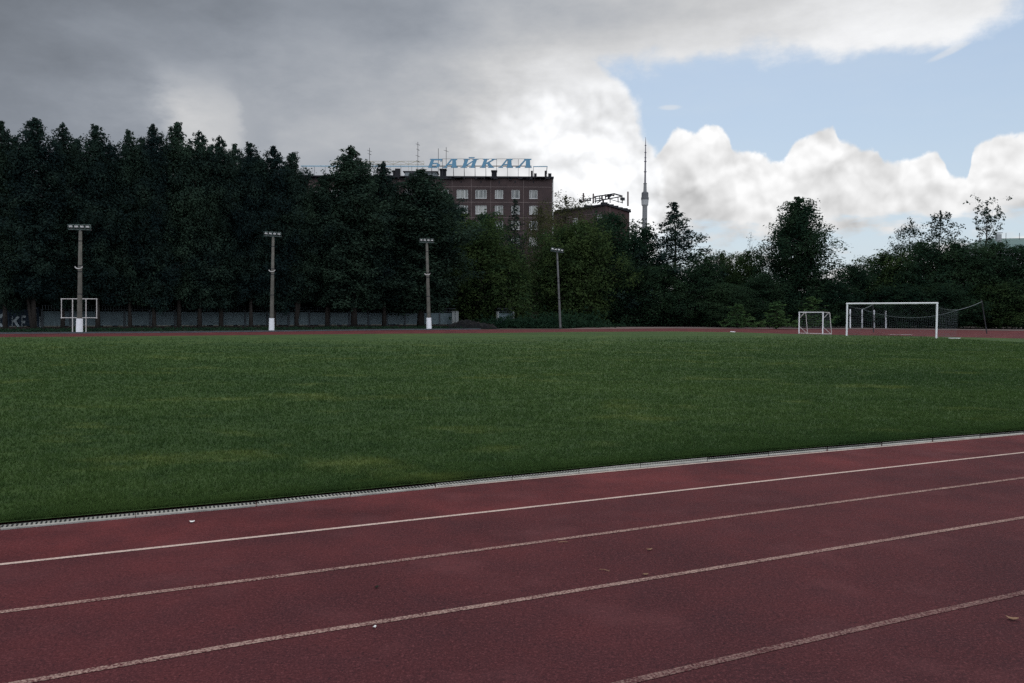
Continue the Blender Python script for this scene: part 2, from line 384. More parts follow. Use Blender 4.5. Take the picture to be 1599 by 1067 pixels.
field = kp + [Vector((34, 32, 0)), Vector((41, 42, 0)), Vector((41.5, 50, 0))] + gf + [Vector((-52, 24, 0)), Vector((-46, 8, 0)), Vector((-30, -4, 0))]
def flat(name, poly, z, mat, kind='structure'):
    o = MB().quad(*[Vector((p[0], p[1], z)) for p in poly]).build(name, mat, recalc=False)
    me = o.data
    if me.polygons[0].normal.z < 0: me.flip_normals()
    import bmesh
    bm = bmesh.new(); bm.from_mesh(me); bmesh.ops.triangulate(bm, faces=bm.faces); bm.to_mesh(me); bm.free()
    return tag(o, kind=kind)
flat('ground', [(-2600, -300, 0), (2600, -300, 0), (2600, 3200, 0), (-2600, 3200, 0)], -0.05, M_['soil'])
track_out = [Vector((-60, -22, 0)), Vector((40, -22, 0)), Vector((62, 10, 0)), Vector((66, 45, 0)), Vector((56, 66, 0))] + tf + [Vector((-75, 30, 0)), Vector((-75, 0, 0))]
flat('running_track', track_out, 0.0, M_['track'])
# pitch: a slab 3 cm proud of the track
fo = flat('grass_pitch', field, 0.03, M_['sward'])
dust = [G(880, 514.1), G(1050, 512.9), G(1220, 513.8), G(1400, 514.4), G(1640, 517.2), G(1640, 511.5), G(1400, 510.6), G(1220, 510.4), G(1050, 510.6), G(920, 511.6)]
flat('dusty_path', dust, 0.006, M_['dust'])
# far kerb, a pale line between track and verge
mb = MB()
tl = [p for p in tf if p.x < 2]
for a, b in zip(tl[:-1], tl[1:]):
    mb.bar(a + Vector((0, 0.10, 0.03)), b + Vector((0, 0.10, 0.03)), 0.16, 0.14)
tag(mb.build('far_kerb', M_['wallpost']), kind='structure')

def strip_poly(pix, half, z, name, mat):
    pts = [G(*p) for p in pix]; L, Rr = [], []
    if len(pts) > 2:
        pts.insert(0, pts[0] + (pts[0] - pts[1]).normalized() * 14); pts.append(pts[-1] + (pts[-1] - pts[-2]).normalized() * 18)
    for i, p in enumerate(pts):
        d = (pts[min(i + 1, len(pts) - 1)] - pts[max(i - 1, 0)]).normalized(); n = Vector((-d.y, d.x, 0))
        L.append(p + n * half); Rr.append(p - n * half)
    m = MB()
    for i in range(len(pts) - 1):
        m.quad(*[Vector((q.x, q.y, z)) for q in (Rr[i], Rr[i + 1], L[i + 1], L[i])])
    return tag(m.build(name, mat), kind='structure')
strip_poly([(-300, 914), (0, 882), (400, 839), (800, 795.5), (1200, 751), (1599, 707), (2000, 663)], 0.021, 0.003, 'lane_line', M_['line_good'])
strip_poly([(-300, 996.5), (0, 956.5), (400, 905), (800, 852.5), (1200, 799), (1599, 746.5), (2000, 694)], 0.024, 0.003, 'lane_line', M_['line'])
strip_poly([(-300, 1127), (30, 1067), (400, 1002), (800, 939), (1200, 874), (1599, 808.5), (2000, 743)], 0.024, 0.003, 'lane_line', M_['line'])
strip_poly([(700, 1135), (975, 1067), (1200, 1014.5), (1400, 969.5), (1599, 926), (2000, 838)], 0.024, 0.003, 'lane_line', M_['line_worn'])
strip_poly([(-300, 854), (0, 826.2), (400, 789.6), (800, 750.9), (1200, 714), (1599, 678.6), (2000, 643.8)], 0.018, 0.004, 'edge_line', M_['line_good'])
# white marking on the far track
strip_poly([(1388, 522.8), (1424, 523.0)], 0.16, 0.004, 'far_track_marking', M_['whitewash'])

# slotted drain channel between track and pitch
dr = empty('drain_channel', G(400, 786), 'pale slotted drain channel running along the edge of the grass beside the red track', 'drain channel')
body, slots = MB(), MB()
def along(pts, step):
    for a, b in zip(pts[:-1], pts[1:]):
        n = max(1, int((b - a).length / step))
        for i in range(n): yield a + (b - a) * ((i + 0.5) / n), (b - a).normalized()
ki, ko = kp, [G(*p) for p in KERB2]; ko.append(ko[-1] + (ko[-1] - ko[-2]).normalized() * 18)
for i in range(len(ki) - 1):
    m = int((ki[i + 1] - ki[i]).length / 1.0) + 1
    for k in range(m):
        t0, t1 = k / m + 0.002, (k + 1) / m - 0.002; dz = random.uniform(-0.003, 0.003); j = random.uniform(-0.006, 0.006)
        up = Vector((0.0, j, 0.014 + dz))
        body.prism([ki[i].lerp(ki[i + 1], t0) + up, ki[i].lerp(ki[i + 1], t1) + up, ko[i].lerp(ko[i + 1], t1) + up, ko[i].lerp(ko[i + 1], t0) + up], (0, 0, 0), (0, 0, -0.05))
km = [a.lerp(b, 0.44) for a, b in zip(ki, ko)]
for p, d in along(km, 0.032):
    if -6.5 < p.x < 16:
        slots.box(p + Vector((0, 0, 0.0155)), (0.0115, 0.058, 0.008), d)
body.build('channel_body', M_['drain'], dr); slots.build('slot', M_['slot'], dr)

# grass blades, dense by the near edge and thinning with distance
def blades():
    rng = np.random.default_rng(3)
    k = np.array([(p.x, p.y) for p in kp])
    def edge_y(x): return np.interp(x, k[:, 0], k[:, 1])
    n = 900000
    off = 46.0 * rng.random(n) ** 2.3
    n1 = 42000; off[:n1] = 0.22 * rng.random(n1)
    yc = off + 7.6; x = (rng.random(n) * 2 - 1) * (yc * 0.80 + 8.5)
    y = edge_y(x) + off + 0.03
    good = (np.abs(x) < y * 0.70 + 7) & (y > 2.5) & (x < 30) & (off < 5 + 40 * rng.random(n) ** 1.1)
    edge = np.zeros(n, bool); edge[:n1] = True
    x, y, off, edge = x[good], y[good], off[good], edge[good]; s = np.clip((off + 6) / 7.0, 0.9, 5.0); n = len(x)
    tuft = 0.65 + 0.5 * (np.sin(x * 3.1 + np.sin(y * 2.3) * 2) * np.sin(y * 3.7 + np.cos(x * 1.9) * 2) * 0.5 + 0.5)
    h = (0.022 + 0.026 * rng.random(n)) * tuft * (1 + 0.12 * (s - 1)); h[edge] *= 1.2
    wd = (0.0035 + 0.0025 * rng.random(n)) * s
    a = rng.random(n) * 2 * np.pi; la = rng.random(n) * 2 * np.pi; lean = h * (0.2 + 0.7 * rng.random(n))
    v = np.zeros((n, 3, 3), np.float32)
    s2 = np.array([-0.38, -0.92])  # blades lie a little towards the near straight
    bx, by = np.cos(a) * wd, np.sin(a) * wd
    v[:, 0] = np.stack([x - bx, y - by, np.full(n, 0.029)], 1); v[:, 1] = np.stack([x + bx, y + by, np.full(n, 0.029)], 1)
    v[:, 2] = np.stack([x + np.cos(la) * lean, y + np.sin(la) * lean, 0.03 + h], 1)
    return np_mesh('grass_blades', v.reshape(-1, 3), 3, M_['blade'])
def np_mesh(name, verts, k, mat):
    n = len(verts) // k; me = bpy.data.meshes.new(name)
    me.vertices.add(len(verts)); me.vertices.foreach_set('co', np.ascontiguousarray(verts, np.float32).ravel())
    me.loops.add(len(verts)); me.loops.foreach_set('vertex_index', np.arange(len(verts), dtype=np.int32))
    me.polygons.add(n); me.polygons.foreach_set('loop_start', np.arange(0, n * k, k, dtype=np.int32))
    me.materials.append(mat); me.update(calc_edges=True); me.validate()
    return me
def link(name, me, parent=None):
    o = bpy.data.objects.new(name, me); col.objects.link(o)
    if parent: o.parent = parent
    return o
tag(link('grass', blades()), 'short green turf of the pitch growing up to the drain channel', 'grass', kind='stuff')

# ------------------------------------------------------------------ trees
def leaf_cloud(rng, centers, sig, per, ln, wd, flat_=0.0, droop=0.0, scl=None):
    m = len(centers); sc_ = np.ones(m) if scl is None else scl
    cnt = np.maximum(3, (per * np.clip(sc_, 0.30, 1.0)).astype(int))
    idx = np.repeat(np.arange(m), cnt); n = len(idx)
    off = np.clip(rng.normal(0, 1, (n, 3)), -1.7, 1.7) * np.array([1, 1, 0.8]) * (sig * sc_[idx])[:, None]
    c = centers[idx] + off
    nrm = off / (np.linalg.norm(off, axis=1, keepdims=True) + 1e-6) * 0.7 + np.array([0, 0, 0.55 + flat_ * 0.8]) + rng.normal(0, 0.42, (n, 3))
    nrm /= np.linalg.norm(nrm, axis=1, keepdims=True) + 1e-9
    a = np.cross(nrm, rng.normal(0, 1, (n, 3))); a[:, 2] -= droop; a /= np.linalg.norm(a, axis=1, keepdims=True) + 1e-9
    b = np.cross(nrm, a); b /= np.linalg.norm(b, axis=1, keepdims=True) + 1e-9
    L = (ln * (0.6 + 0.8 * rng.random(n)))[:, None] / 2; W = (wd * (0.6 + 0.8 * rng.random(n)))[:, None] / 2
    v = np.stack([c - a * L, c - b * W - a * L * 0.15, c + a * L, c + b * W - a * L * 0.15], 1)
    return v.reshape(-1, 3)
def make_tree(seed, H, base, prof, nl, up, nt_=5, per=26, sig=0.32, leaf=(0.26, 0.15), tr=0.16, lean=0.0, flat_=0.0, droop=0.0, curve_=0.35, inner=0.25, two=False, rv=(0.62, 1.12), spread=0.14, asym=0.16, top=True, wob=0.12):
    rng = np.random.default_rng(seed); rnd = random.Random(seed)
    wood = MB(); cent = []; cscl = []
    px, py = rnd.uniform(-1, 1) * lean, rnd.uniform(-1, 1) * lean * 0.5
    N = 9; path = []
    for i in range(N):
        t = i / (N - 1)
        path.append(Vector((px * t ** 1.5 + rnd.uniform(-wob, wob) * t, py * t + rnd.uniform(-wob, wob) * t, H * 0.985 * t)))
    rad = [max(0.012, tr * (1 - i / (N - 1)) ** 0.85 * (1.25 if i == 0 else 1)) for i in range(N)]
    wood.tube(path, rad, 7)
    if two:
        q = [Vector((0.35 * math.sin(i * 0.5) + 0.13 * i, 0.1, H * 0.09 * i)) for i in range(8)]
        wood.tube(q, [tr * 0.8 * (1 - i / 8) + 0.015 for i in range(8)], 6)
    def at(h):
        f = min(0.999, h / (H * 0.985)) * (N - 1); i = int(f); return path[i].lerp(path[i + 1], f - i)
    ph = rnd.uniform(0, 6)
    for i in range(nl):
        t = (i + rnd.random()) / nl; h = base + (H - base) * t ** 0.95
        r = prof(t) * rnd.uniform(*rv)
        a = ph + i * 2.39996 + rnd.uniform(-0.4, 0.4); r *= 1 + asym * math.sin(2 * a + 8 * t + seed) + 0.5 * asym * math.sin(3 * a - 5 * t); e = up[0] + (up[1] - up[0]) * t + rnd.uniform(-0.15, 0.15)
        L = r / max(0.35, math.cos(e)); o = at(max(min(base, h) * 0.8, (h - r * math.tan(e) * 0.85) * 0.985)); pts = [o]
        K = 5
        for k in range(K):
            ee = e + curve_ * (k / (K - 1) - 0.3) + rnd.uniform(-0.12, 0.12); aa = a + rnd.uniform(-0.2, 0.2)
            pts.append(pts[-1] + Vector((math.cos(aa) * math.cos(ee), math.sin(aa) * math.cos(ee), math.sin(ee))) * (L / K))
        r0 = max(0.015, tr * 0.38 * (1 - 0.75 * t))
        wood.tube(pts, [r0 * (1 - 0.85 * k / K) for k in range(K + 1)], 4, False)
        m = max(2, int(round(nt_ * (0.35 + 0.65 * r / max(0.5, prof(0.25))))))
        for k in range(m):
            s = inner + (1 - inner) * (k + rnd.random()) / m; f = min(4.999, s * K); j = int(f); q = pts[j].lerp(pts[j + 1], f - j)
            off = Vector([max(-1.6, min(1.6, rnd.gauss(0, q_))) for q_ in (1, 1, 0.6)]) * (spread * L + 0.10)
            cpt = q + off
            if k % 2 == 0: wood.tube([q, q.lerp(cpt, 0.5) + Vector((0, 0, 0.03)), cpt], [r0 * 0.3, r0 * 0.22, 0.006], 3, False)
            cent.append(cpt); cscl.append(min(1.0, max(0.30, r / 1.5)))
    if top:
        for k in range(16):
            g_ = 0.24 * (1 - k / 16) + 0.03
            cent.append(at(H * (0.84 + 0.0095 * k)) + Vector((rnd.gauss(0, g_), rnd.gauss(0, g_), 0.03))); cscl.append(0.55 - 0.026 * k)
    cv = np.array([tuple(c_) for c_ in cent])
    ok_ = cv[:, 2] > 0.15; cs = np.array(cscl)[ok_]; cv = cv[ok_]
    leaves = leaf_cloud(rng, cv, sig, int(per * 1.5), leaf[0] * 0.80, leaf[1] * 0.80, flat_, droop, cs)
    leaves = leaves[:len(leaves) // 4 * 4]
    lm = leaves.reshape(-1, 4, 3); lm = lm[lm[:, :, 2].min(1) > 0.03]
    return wood, lm.reshape(-1, 3)
def template(key, mat, wood_mat='bark', **kw):
    wood, lv = make_tree(**kw)
    me = bpy.data.meshes.new('trunk'); me.from_pydata([tuple(v) for v in wood.v], [], wood.f); me.materials.append(M_[wood_mat])
    me.polygons.foreach_set('use_smooth', [True] * len(me.polygons))
    cm = np_mesh('crown', lv, 4, M_[mat])
    TPL[key] = (me, cm, kw['H'])
TPL = {}
spire = lambda R_: (lambda t: R_ * min(1.0, 0.72 + 1.2 * t) * min(1.0, 0.27 * ((1.005 - t) * 17.5) ** 0.65) * (1 + 0.10 * math.sin(19 * t + 7 * R_)))
dome = lambda R_: (lambda t: R_ * (max(0.0, 1 - (1.06 * t - 0.32) ** 2 / 0.56)) ** 0.6 + 0.15)
cone = lambda R_: (lambda t: R_ * (1.02 - t) + 0.06)
for i, s in enumerate((11, 12, 13, 14)):
    template('row%d' % i, 'lf_row', seed=s, H=17.5, base=(1.9, 2.6, 2.1, 2.9)[i], prof=spire(2.4 + 0.2 * (i % 2)), rv=(0.70, 1.18), nl=104, up=(-0.05, 1.05), nt_=9, per=44, sig=0.33, spread=0.085, leaf=(0.27, 0.16), tr=0.20, lean=0.5, two=(i == 3))
for i, s in enumerate((21, 22)):
    template('bush%d' % i, 'lf_bush', seed=s, H=9.0, base=0.5, prof=dome(3.4), nl=84, up=(0.05, 1.0), nt_=8, per=30, sig=0.36, leaf=(0.26, 0.16), tr=0.13, lean=0.4)
for i, s in enumerate((31, 32, 33)):
    template('mid%d' % i, 'lf_mid', seed=s, H=11.0, base=0.6, prof=dome(3.9), nl=104, up=(0.0, 1.0), nt_=8, per=32, sig=0.38, leaf=(0.27, 0.17), tr=0.17, lean=0.6)
template('bronze', 'lf_bronze', seed=41, H=13.0, base=1.5, prof=dome(3.2), nl=60, up=(0.2, 1.1), nt_=7, per=20, sig=0.36, leaf=(0.26, 0.15), tr=0.15, lean=0.5)
template('spruce', 'lf_spruce', seed=51, H=12.0, base=0.8, prof=cone(2.3), nl=110, up=(-0.25, 0.15), nt_=7, per=26, sig=0.16, leaf=(0.22, 0.07), tr=0.15, flat_=0.5, droop=0.2, curve_=0.4, wob=0.03)
template('birch', 'lf_mid', seed=61, H=15.0, base=0.8, prof=lambda t: 3.3 * (1.12 - 0.30 * t) * min(1, (1.0 - t) * 3.6 + 0.03) ** 0.68 * (1 + 0.15 * math.sin(13 * t + 1)), asym=0.30, rv=(0.50, 1.18), nl=112, up=(0.0, 0.8), nt_=11, per=34, sig=0.36, leaf=(0.27, 0.18), tr=0.20, lean=0.4)
template('open', 'lf_row', seed=71, H=13.0, base=1.0, prof=cone(4.8), nl=62, up=(0.15, 0.75), nt_=7, per=28, sig=0.26, leaf=(0.28, 0.15), tr=0.16, lean=0.5, inner=0.35)
template('sparse', 'lf_row', seed=81, H=13.0, base=5.5, prof=dome(3.4), nl=26, up=(0.3, 0.9), nt_=7, per=15, sig=0.26, leaf=(0.30, 0.17), tr=0.15, lean=0.8, inner=0.5, top=True)
template('sparse2', 'lf_row', seed=83, H=13.0, base=5.0, prof=dome(2.6), nl=24, up=(0.4, 1.1), nt_=7, per=16, sig=0.25, leaf=(0.30, 0.17), tr=0.14, lean=0.8, inner=0.5, top=True)
template('spindly', 'lf_row', seed=91, H=14.0, base=6.5, prof=lambda t: 1.3 * (0.6 + 0.5 * t), nl=26, up=(0.7, 1.1), nt_=6, per=9, sig=0.18, leaf=(0.30, 0.17), tr=0.15, lean=0.25, inner=0.45, two=True)
template('bare', 'lf_mid', seed=95, H=11.0, base=4.0, prof=lambda t: 2.2 * (1.1 - t), nl=26, up=(0.6, 1.1), nt_=4, per=1, sig=0.2, leaf=(0.2, 0.1), tr=0.10, lean=0.6, top=False)
template('sapling', 'lf_fresh', seed=97, H=3.2, base=0.3, prof=cone(1.25), nl=34, up=(0.3, 0.8), nt_=6, per=18, sig=0.13, leaf=(0.20, 0.10), tr=0.04)

def plant(key, px, top_y, Yd, wpx, name, label, cat='tree', group=None, rot=None, base_px=None):
    """a tree of kind key: foot at depth Yd under column px, top reaching photo row top_y, crown about wpx photo pixels wide"""
    tm, cm, H = TPL[key]
    Yd += 10 if group == GR else 12 if 'sparse' in key or key in ('spindly', 'bare') else 9 if group == GB else 3 if group == 'saplings' else 0
    foot = B(base_px or px, Yd); z = P(px, top_y, Yd).z
    root = empty(name, foot, label, cat, group)
    t = link('trunk', tm, root); c_ = link('crown', cm, root)
    co = np.empty(len(cm.vertices) * 3, np.float32); cm.vertices.foreach_get('co', co); co = co.reshape(-1, 3)
    width = 2 * np.percentile(np.abs(co[:, 0]), 97); zmax = float(co[:, 2].max())
    sz = z / zmax; s = (wpx * Yd / F_PX) / width
    root.scale = (s, s, sz); root.rotation_euler.z = rot if rot is not None else random.uniform(0, 6.28)
    return root
GB = 'bushy trees in front of the hotel'
GR = 'trees along the far bend'
GL = 'dark trees in a row along the far wall'
def row_depth(px): return 1.0 / (1 / 69.3 + (px - 66) / 646 * (1 / 91.6 - 1 / 69.3)) - 1.6
L = [  # px, top, width, depth offset, label
 (8, 188, 70, -1.5, 'dark pointed tree cut off by the left edge, standing over the pale painted letters'),
 (53, 182, 78, -2.0, 'tallest dark pointed tree of the far row, second peak from the left edge'),
 (98, 190, 56, -1.0, 'slim dark pointed tree just left of the leftmost floodlight, sky showing through it'),
 (153, 192, 76, -2.0, 'dark tree with a blunt bushy peak just right of the leftmost floodlight'),
 (203, 200, 62, -1.5, 'dark feathery tree of middle height, second peak right of the leftmost floodlight'),
 (241, 193, 64, -2.2, 'dark pointed tree over the bright patch of cloud, third peak right of the leftmost floodlight'),
 (280, 190, 66, -1.6, 'dark tree with a sharp peak, midway between the two leftmost floodlights'),
 (312, 204, 62, -2.0, 'dark tree with a rounded peak, at the right end of the bright cloud patch'),
 (345, 212, 60, -1.4, 'dark narrow tree with leaning forked trunks, fourth peak left of the second floodlight'),
 (392, 220, 64, -2.2, 'dark pointed tree just left of the second floodlight from the left'),
 (428, 227, 68, -2.0, 'dark tree rising straight behind the second floodlight from the left'),
 (463, 237, 62, -1.6, 'dark tree ending the closed row, its peak beside the pale blue roof rail'),
 (511, 272, 66, -1.0, 'lower dark tree peaking below the hotel roof edge, left of the lone tall tree'),
 (553, 228, 92, -2.2, 'lone tall dark tree rising above the hotel roof, between second and third floodlights'),
 (600, 252, 74, -1.0, 'dark tree with a thin side peak at the right shoulder of the lone tall tree'),
 (657, 264, 116, -2.0, 'broad dark tree behind the third floodlight, hiding the left of the blue roof letters'),
 (28, 214, 60, 2.5, 'dark tree set back between the two leftmost peaks of the row'),
 (126, 216, 64, 2.5, 'lower dark tree set back behind the leftmost floodlight'),
 (180, 222, 60, 2.6, 'lower dark tree set back between the blunt peak and the feathery one'),
 (224, 214, 54, 2.4, 'low dark peak set back between the feathery tree and the bright cloud patch'),
 (330, 226, 60, 2.6, 'lower dark tree set back between the rounded peak and the forked trunks'),
 (368, 224, 62, 2.4, 'lower dark tree set back in the gap left of the second floodlight'),
 (410, 242, 60, 2.6, 'low dark tree filling the gap at the left of the second floodlight pole'),
 (446, 254, 64, 2.6, 'low dark tree filling the gap at the right of the second floodlight pole'),
 (484, 300, 70, 1.0, 'low dark leafy tree in front of the left end of the hotel wall'),
 (530, 300, 76, 0.5, 'low dark leafy tree at the left foot of the lone tall tree'),
 (614, 300, 80, 0.5, 'low dark leafy tree between the lone tall tree and the third floodlight'),
]
for i, (x, ty, wd, dz, lab) in enumerate(L):
    plant('row%d' % ((i * 3 + i // 4) % 4), x, ty, row_depth(x) + (dz if dz < 0 else dz + 3.2), wd * 1.12, 'broadleaf_tree', lab, 'tree', GL)
GW = 'leafy trees behind the concrete wall'
for i, x in enumerate(range(-10, 730, 56)):
    where = ['behind the painted letters at far left', 'behind the left leg of the white frame', 'behind the wall right of the white frame', 'behind the wall, second gap right of the white frame', 'behind the wall between the two leftmost floodlights', 'behind the wall under the rounded peak', 'behind the wall by the forked trunks',
             'behind the wall left of the second floodlight', 'behind the wall right of the second floodlight', 'behind the wall left of the lone tall tree', 'behind the wall below the lone tall tree', 'behind the wall right of the lone tall tree', 'behind the wall left of the third floodlight', 'behind the right end of the wall, by the pale gatepost'][i % 14]
    plant('mid%d' % (i % 3), x, 372 + 16 * math.sin(i * 2.1), row_depth(x) + 11, 112, 'leafy_tree', 'low shadowy tree glimpsed ' + where, 'tree', GW)
for a in [
 ('row1', 702, 300, 90, 96, 'broadleaf_tree', 'dark pointed tree right of the third floodlight, covering the left hotel windows', GB),
 ('bush0', 742, 334, 87, 132, 'bushy_tree', 'yellow-green bushy tree between third and fourth floodlights', GB),
 ('bush1', 782, 384, 88, 104, 'bushy_tree', 'lower yellow-green bushy tree under the spruce', GB),
 ('mid0', 725, 410, 92, 110, 'bushy_tree', 'low dark bushy tree above the heap of brush', GB),
 ('spruce', 803, 310, 112, 60, 'spruce_tree', 'thin dark spruce standing in front of the hotel windows', None),
 ('mid1', 764, 326, 125, 112, 'bushy_tree', 'dark leafy tree left of the spruce, across the middle hotel windows', GB),
 ('bronze', 846, 314, 108, 70, 'bushy_tree', 'thin olive tree in front of the right end of the hotel wall', GB),
 ('bronze', 882, 297, 128, 80, 'bushy_tree', 'bronze-topped tree in the gap between the hotel and the smaller brown block', GB),
 ('bush1', 868, 348, 96, 100, 'bushy_tree', 'olive-green bushy tree rising behind the fourth, thin floodlight', GB),
 ('bush0', 908, 336, 94, 112, 'bushy_tree', 'olive-green bushy tree just right of the fourth, thin floodlight', GB),
 ('mid2', 952, 328, 100, 120, 'leafy_tree', 'round dark tree in front of the smaller brown block', GR),
 ('mid0', 997, 346, 98, 96, 'leafy_tree', 'round dark tree covering the foot of the tall tower', GR),
 ('mid1', 965, 395, 95, 100, 'leafy_tree', 'low dark tree left of the foot of the tall tower', GR),
 ('open', 1054, 314, 96, 160, 'open_tree', 'dark tree with separate pointed boughs right of the tall tower', GR),
 ('mid2', 1040, 410, 92, 110, 'leafy_tree', 'low dark tree below the tree with pointed boughs', GR),
 ('mid0', 1096, 392, 92, 84, 'leafy_tree', 'low round tree at the right foot of the tree with pointed boughs', GR),
 ('bush1', 1130, 388, 96, 66, 'leafy_tree', 'paler leafy tree halfway between the tall tower and the big isolated tree', GR),
 ('bush0', 1168, 384, 98, 70, 'leafy_tree', 'paler leafy tree below the bare twigs', GR),
 ('bare', 1168, 362, 100, 46, 'bare_tree', 'bare leafless tree top sticking out of the paler leafy trees', None),
 ('birch', 1243, 306, 92, 112, 'leafy_tree', 'big isolated tall tree behind the small goal, with sky showing through its crown', GR),
 ('mid1', 1192, 425, 90, 96, 'leafy_tree', 'low dark tree at the left foot of the big isolated tree', GR),
 ('mid2', 1290, 432, 90, 92, 'leafy_tree', 'low dark tree at the right foot of the big isolated tree', GR),
 ('mid0', 1135, 440, 88, 100, 'leafy_tree', 'low dark tree behind the left one of the two saplings', GR),
 ('mid1', 1335, 410, 92, 92, 'leafy_tree', 'round dark tree above the left post of the large goal', GR),
 ('bush0', 1382, 388, 95, 110, 'leafy_tree', 'broad dull green tree behind the crossbar of the large goal', GR),
 ('mid2', 1435, 374, 94, 120, 'leafy_tree', 'broad dark tree behind the right half of the large goal', GR),
 ('mid0', 1490, 370, 92, 116, 'leafy_tree', 'broad dark tree below the sparse tree top on the right', GR),
 ('mid1', 1545, 372, 90, 110, 'leafy_tree', 'broad dark tree at the foot of the spindly tree', GR),
 ('mid2', 1600, 378, 88, 116, 'leafy_tree', 'broad dark tree cut off by the right edge of the photo', GR),
 ('mid0', 1400, 440, 88, 110, 'leafy_tree', 'low dark tree filling the view under the crossbar of the large goal', GR),
 ('mid1', 1468, 440, 87, 110, 'leafy_tree', 'low dark tree behind the right post of the large goal', GR),
 ('bush1', 1560, 440, 86, 110, 'leafy_tree', 'low dark tree behind the leaning net pole', GR),
 ('sparse', 1418, 340, 100, 74, 'sparse_tree', 'sparse tree top with fine fanned twigs, above the right half of the large goal', None),
 ('sparse2', 1468, 328, 100, 84, 'sparse_tree', 'sparse ragged tree top with heavy leaf clumps, right of the fanned twigs', None),
 ('spindly', 1534, 302, 98, 46, 'sparse_tree', 'spindly forked tree with few leaves standing out against the sky on the right', None),
 ('sapling', 1212, 470, 84, 42, 'sapling', 'bright green sapling left of the small goal', 'saplings'),
 ('sapling', 1152, 474, 88, 34, 'sapling', 'dull green sapling farther left of the small goal', 'saplings'),
 ('sapling', 1268, 462, 92, 46, 'sapling', 'dull green young tree right behind the small goal', 'saplings'),
]:
    plant(a[0], a[1], a[2], a[3], a[4], a[5], a[6], 'sapling' if 'sapling' in a[5] else 'tree', a[7])

# ground cover and verge
def cover_leaves(name, spots, per, leaf, mat, seed):
    rng = np.random.default_rng(seed); out = []
    for (p, rx, ry, h, n) in spots:
        c_ = np.stack([p.x + rng.normal(0, rx, n), p.y + rng.normal(0, ry, n), np.abs(rng.normal(0, 0.5, n)) * h], 1)
        out.append(leaf_cloud(rng, c_, 0.12, per, leaf, leaf * 0.5))
    v = np.concatenate(out).reshape(-1, 4, 3); v = v[v[:, :, 2].min(1) > -0.03]
    return np_mesh(name, v.reshape(-1, 3), 4, M_[mat])
spots = [(G(x, 511.6), 2.0, 1.2, h, 260) for x, h in ((785, 0.8), (800, 1.0), (820, 1.0), (838, 1.1), (856, 1.1), (872, 1.2), (888, 1.5), (900, 1.2))]
tag(link('undergrowth', cover_leaves('undergrowth', spots, 12, 0.22, 'lf_ground', 5)), 'low green weeds spreading beyond the track around the thin floodlight', 'undergrowth', kind='stuff')
spots = [(G(x, 509 + 0.6 * math.sin(x)), 3.6, 1.0, 0.35, 260) for x in range(925, 1640, 30)]
spots += [(G(x, 518.2 - 0.0078 * x), 2.2, 1.0, 0.10, 90) for x in range(-20, 720, 30)]
tag(link('verge_grass', cover_leaves('verge_grass', spots, 9, 0.16, 'lf_ground', 6)), 'rough dark grass on the verge between the far track and the walls', 'grass', kind='stuff')

# heap of brush
hp = G(738, 513.2); hp.y += 1.2
heap = empty('brush_heap', hp, 'dark heap of cut brush lying beside the far track, left of the weeds', 'brush heap')
rng = np.random.default_rng(9); mb = MB(); nu, nv = 26, 12
for j in range(nv):
    for i in range(nu):
        u, v_ = i / (nu - 1) * 2 - 1, j / (nv - 1) * 2 - 1
        prof_ = max(0, 1 - abs(u + 0.35 if u > -0.35 else (u + 0.35) * 2.0) ** 1.2 / 1.35) * max(0, 1 - v_ * v_)
        mb.v.append(hp + Vector((u * 2.7, v_ * 1.1, 0.72 * prof_ + rng.random() * 0.30 * (prof_ > 0.02) - 0.02)))
for j in range(nv - 1):
    for i in range(nu - 1):
        a_ = j * nu + i; mb.f.append((a_, a_ + 1, a_ + nu + 1, a_ + nu))
mb.build('brush_mound', M_['brush'], heap)
mb = MB()
for k in range(46):
    u = rng.random() * 2 - 1; p0 = hp + Vector((u * 2.3, rng.normal(0, 0.5) - 0.3, 0.15 + 0.4 * rng.random())); d = Vector((rng.normal(), rng.normal() * 0.6, rng.normal() * 0.25)).normalized()
    mb.tube([p0, p0 + d * 0.5, p0 + d * 1.0 + Vector((0, 0, -0.08))], [0.02, 0.016, 0.008], 4)
mb.build('loose_branch', M_['bark'], heap)

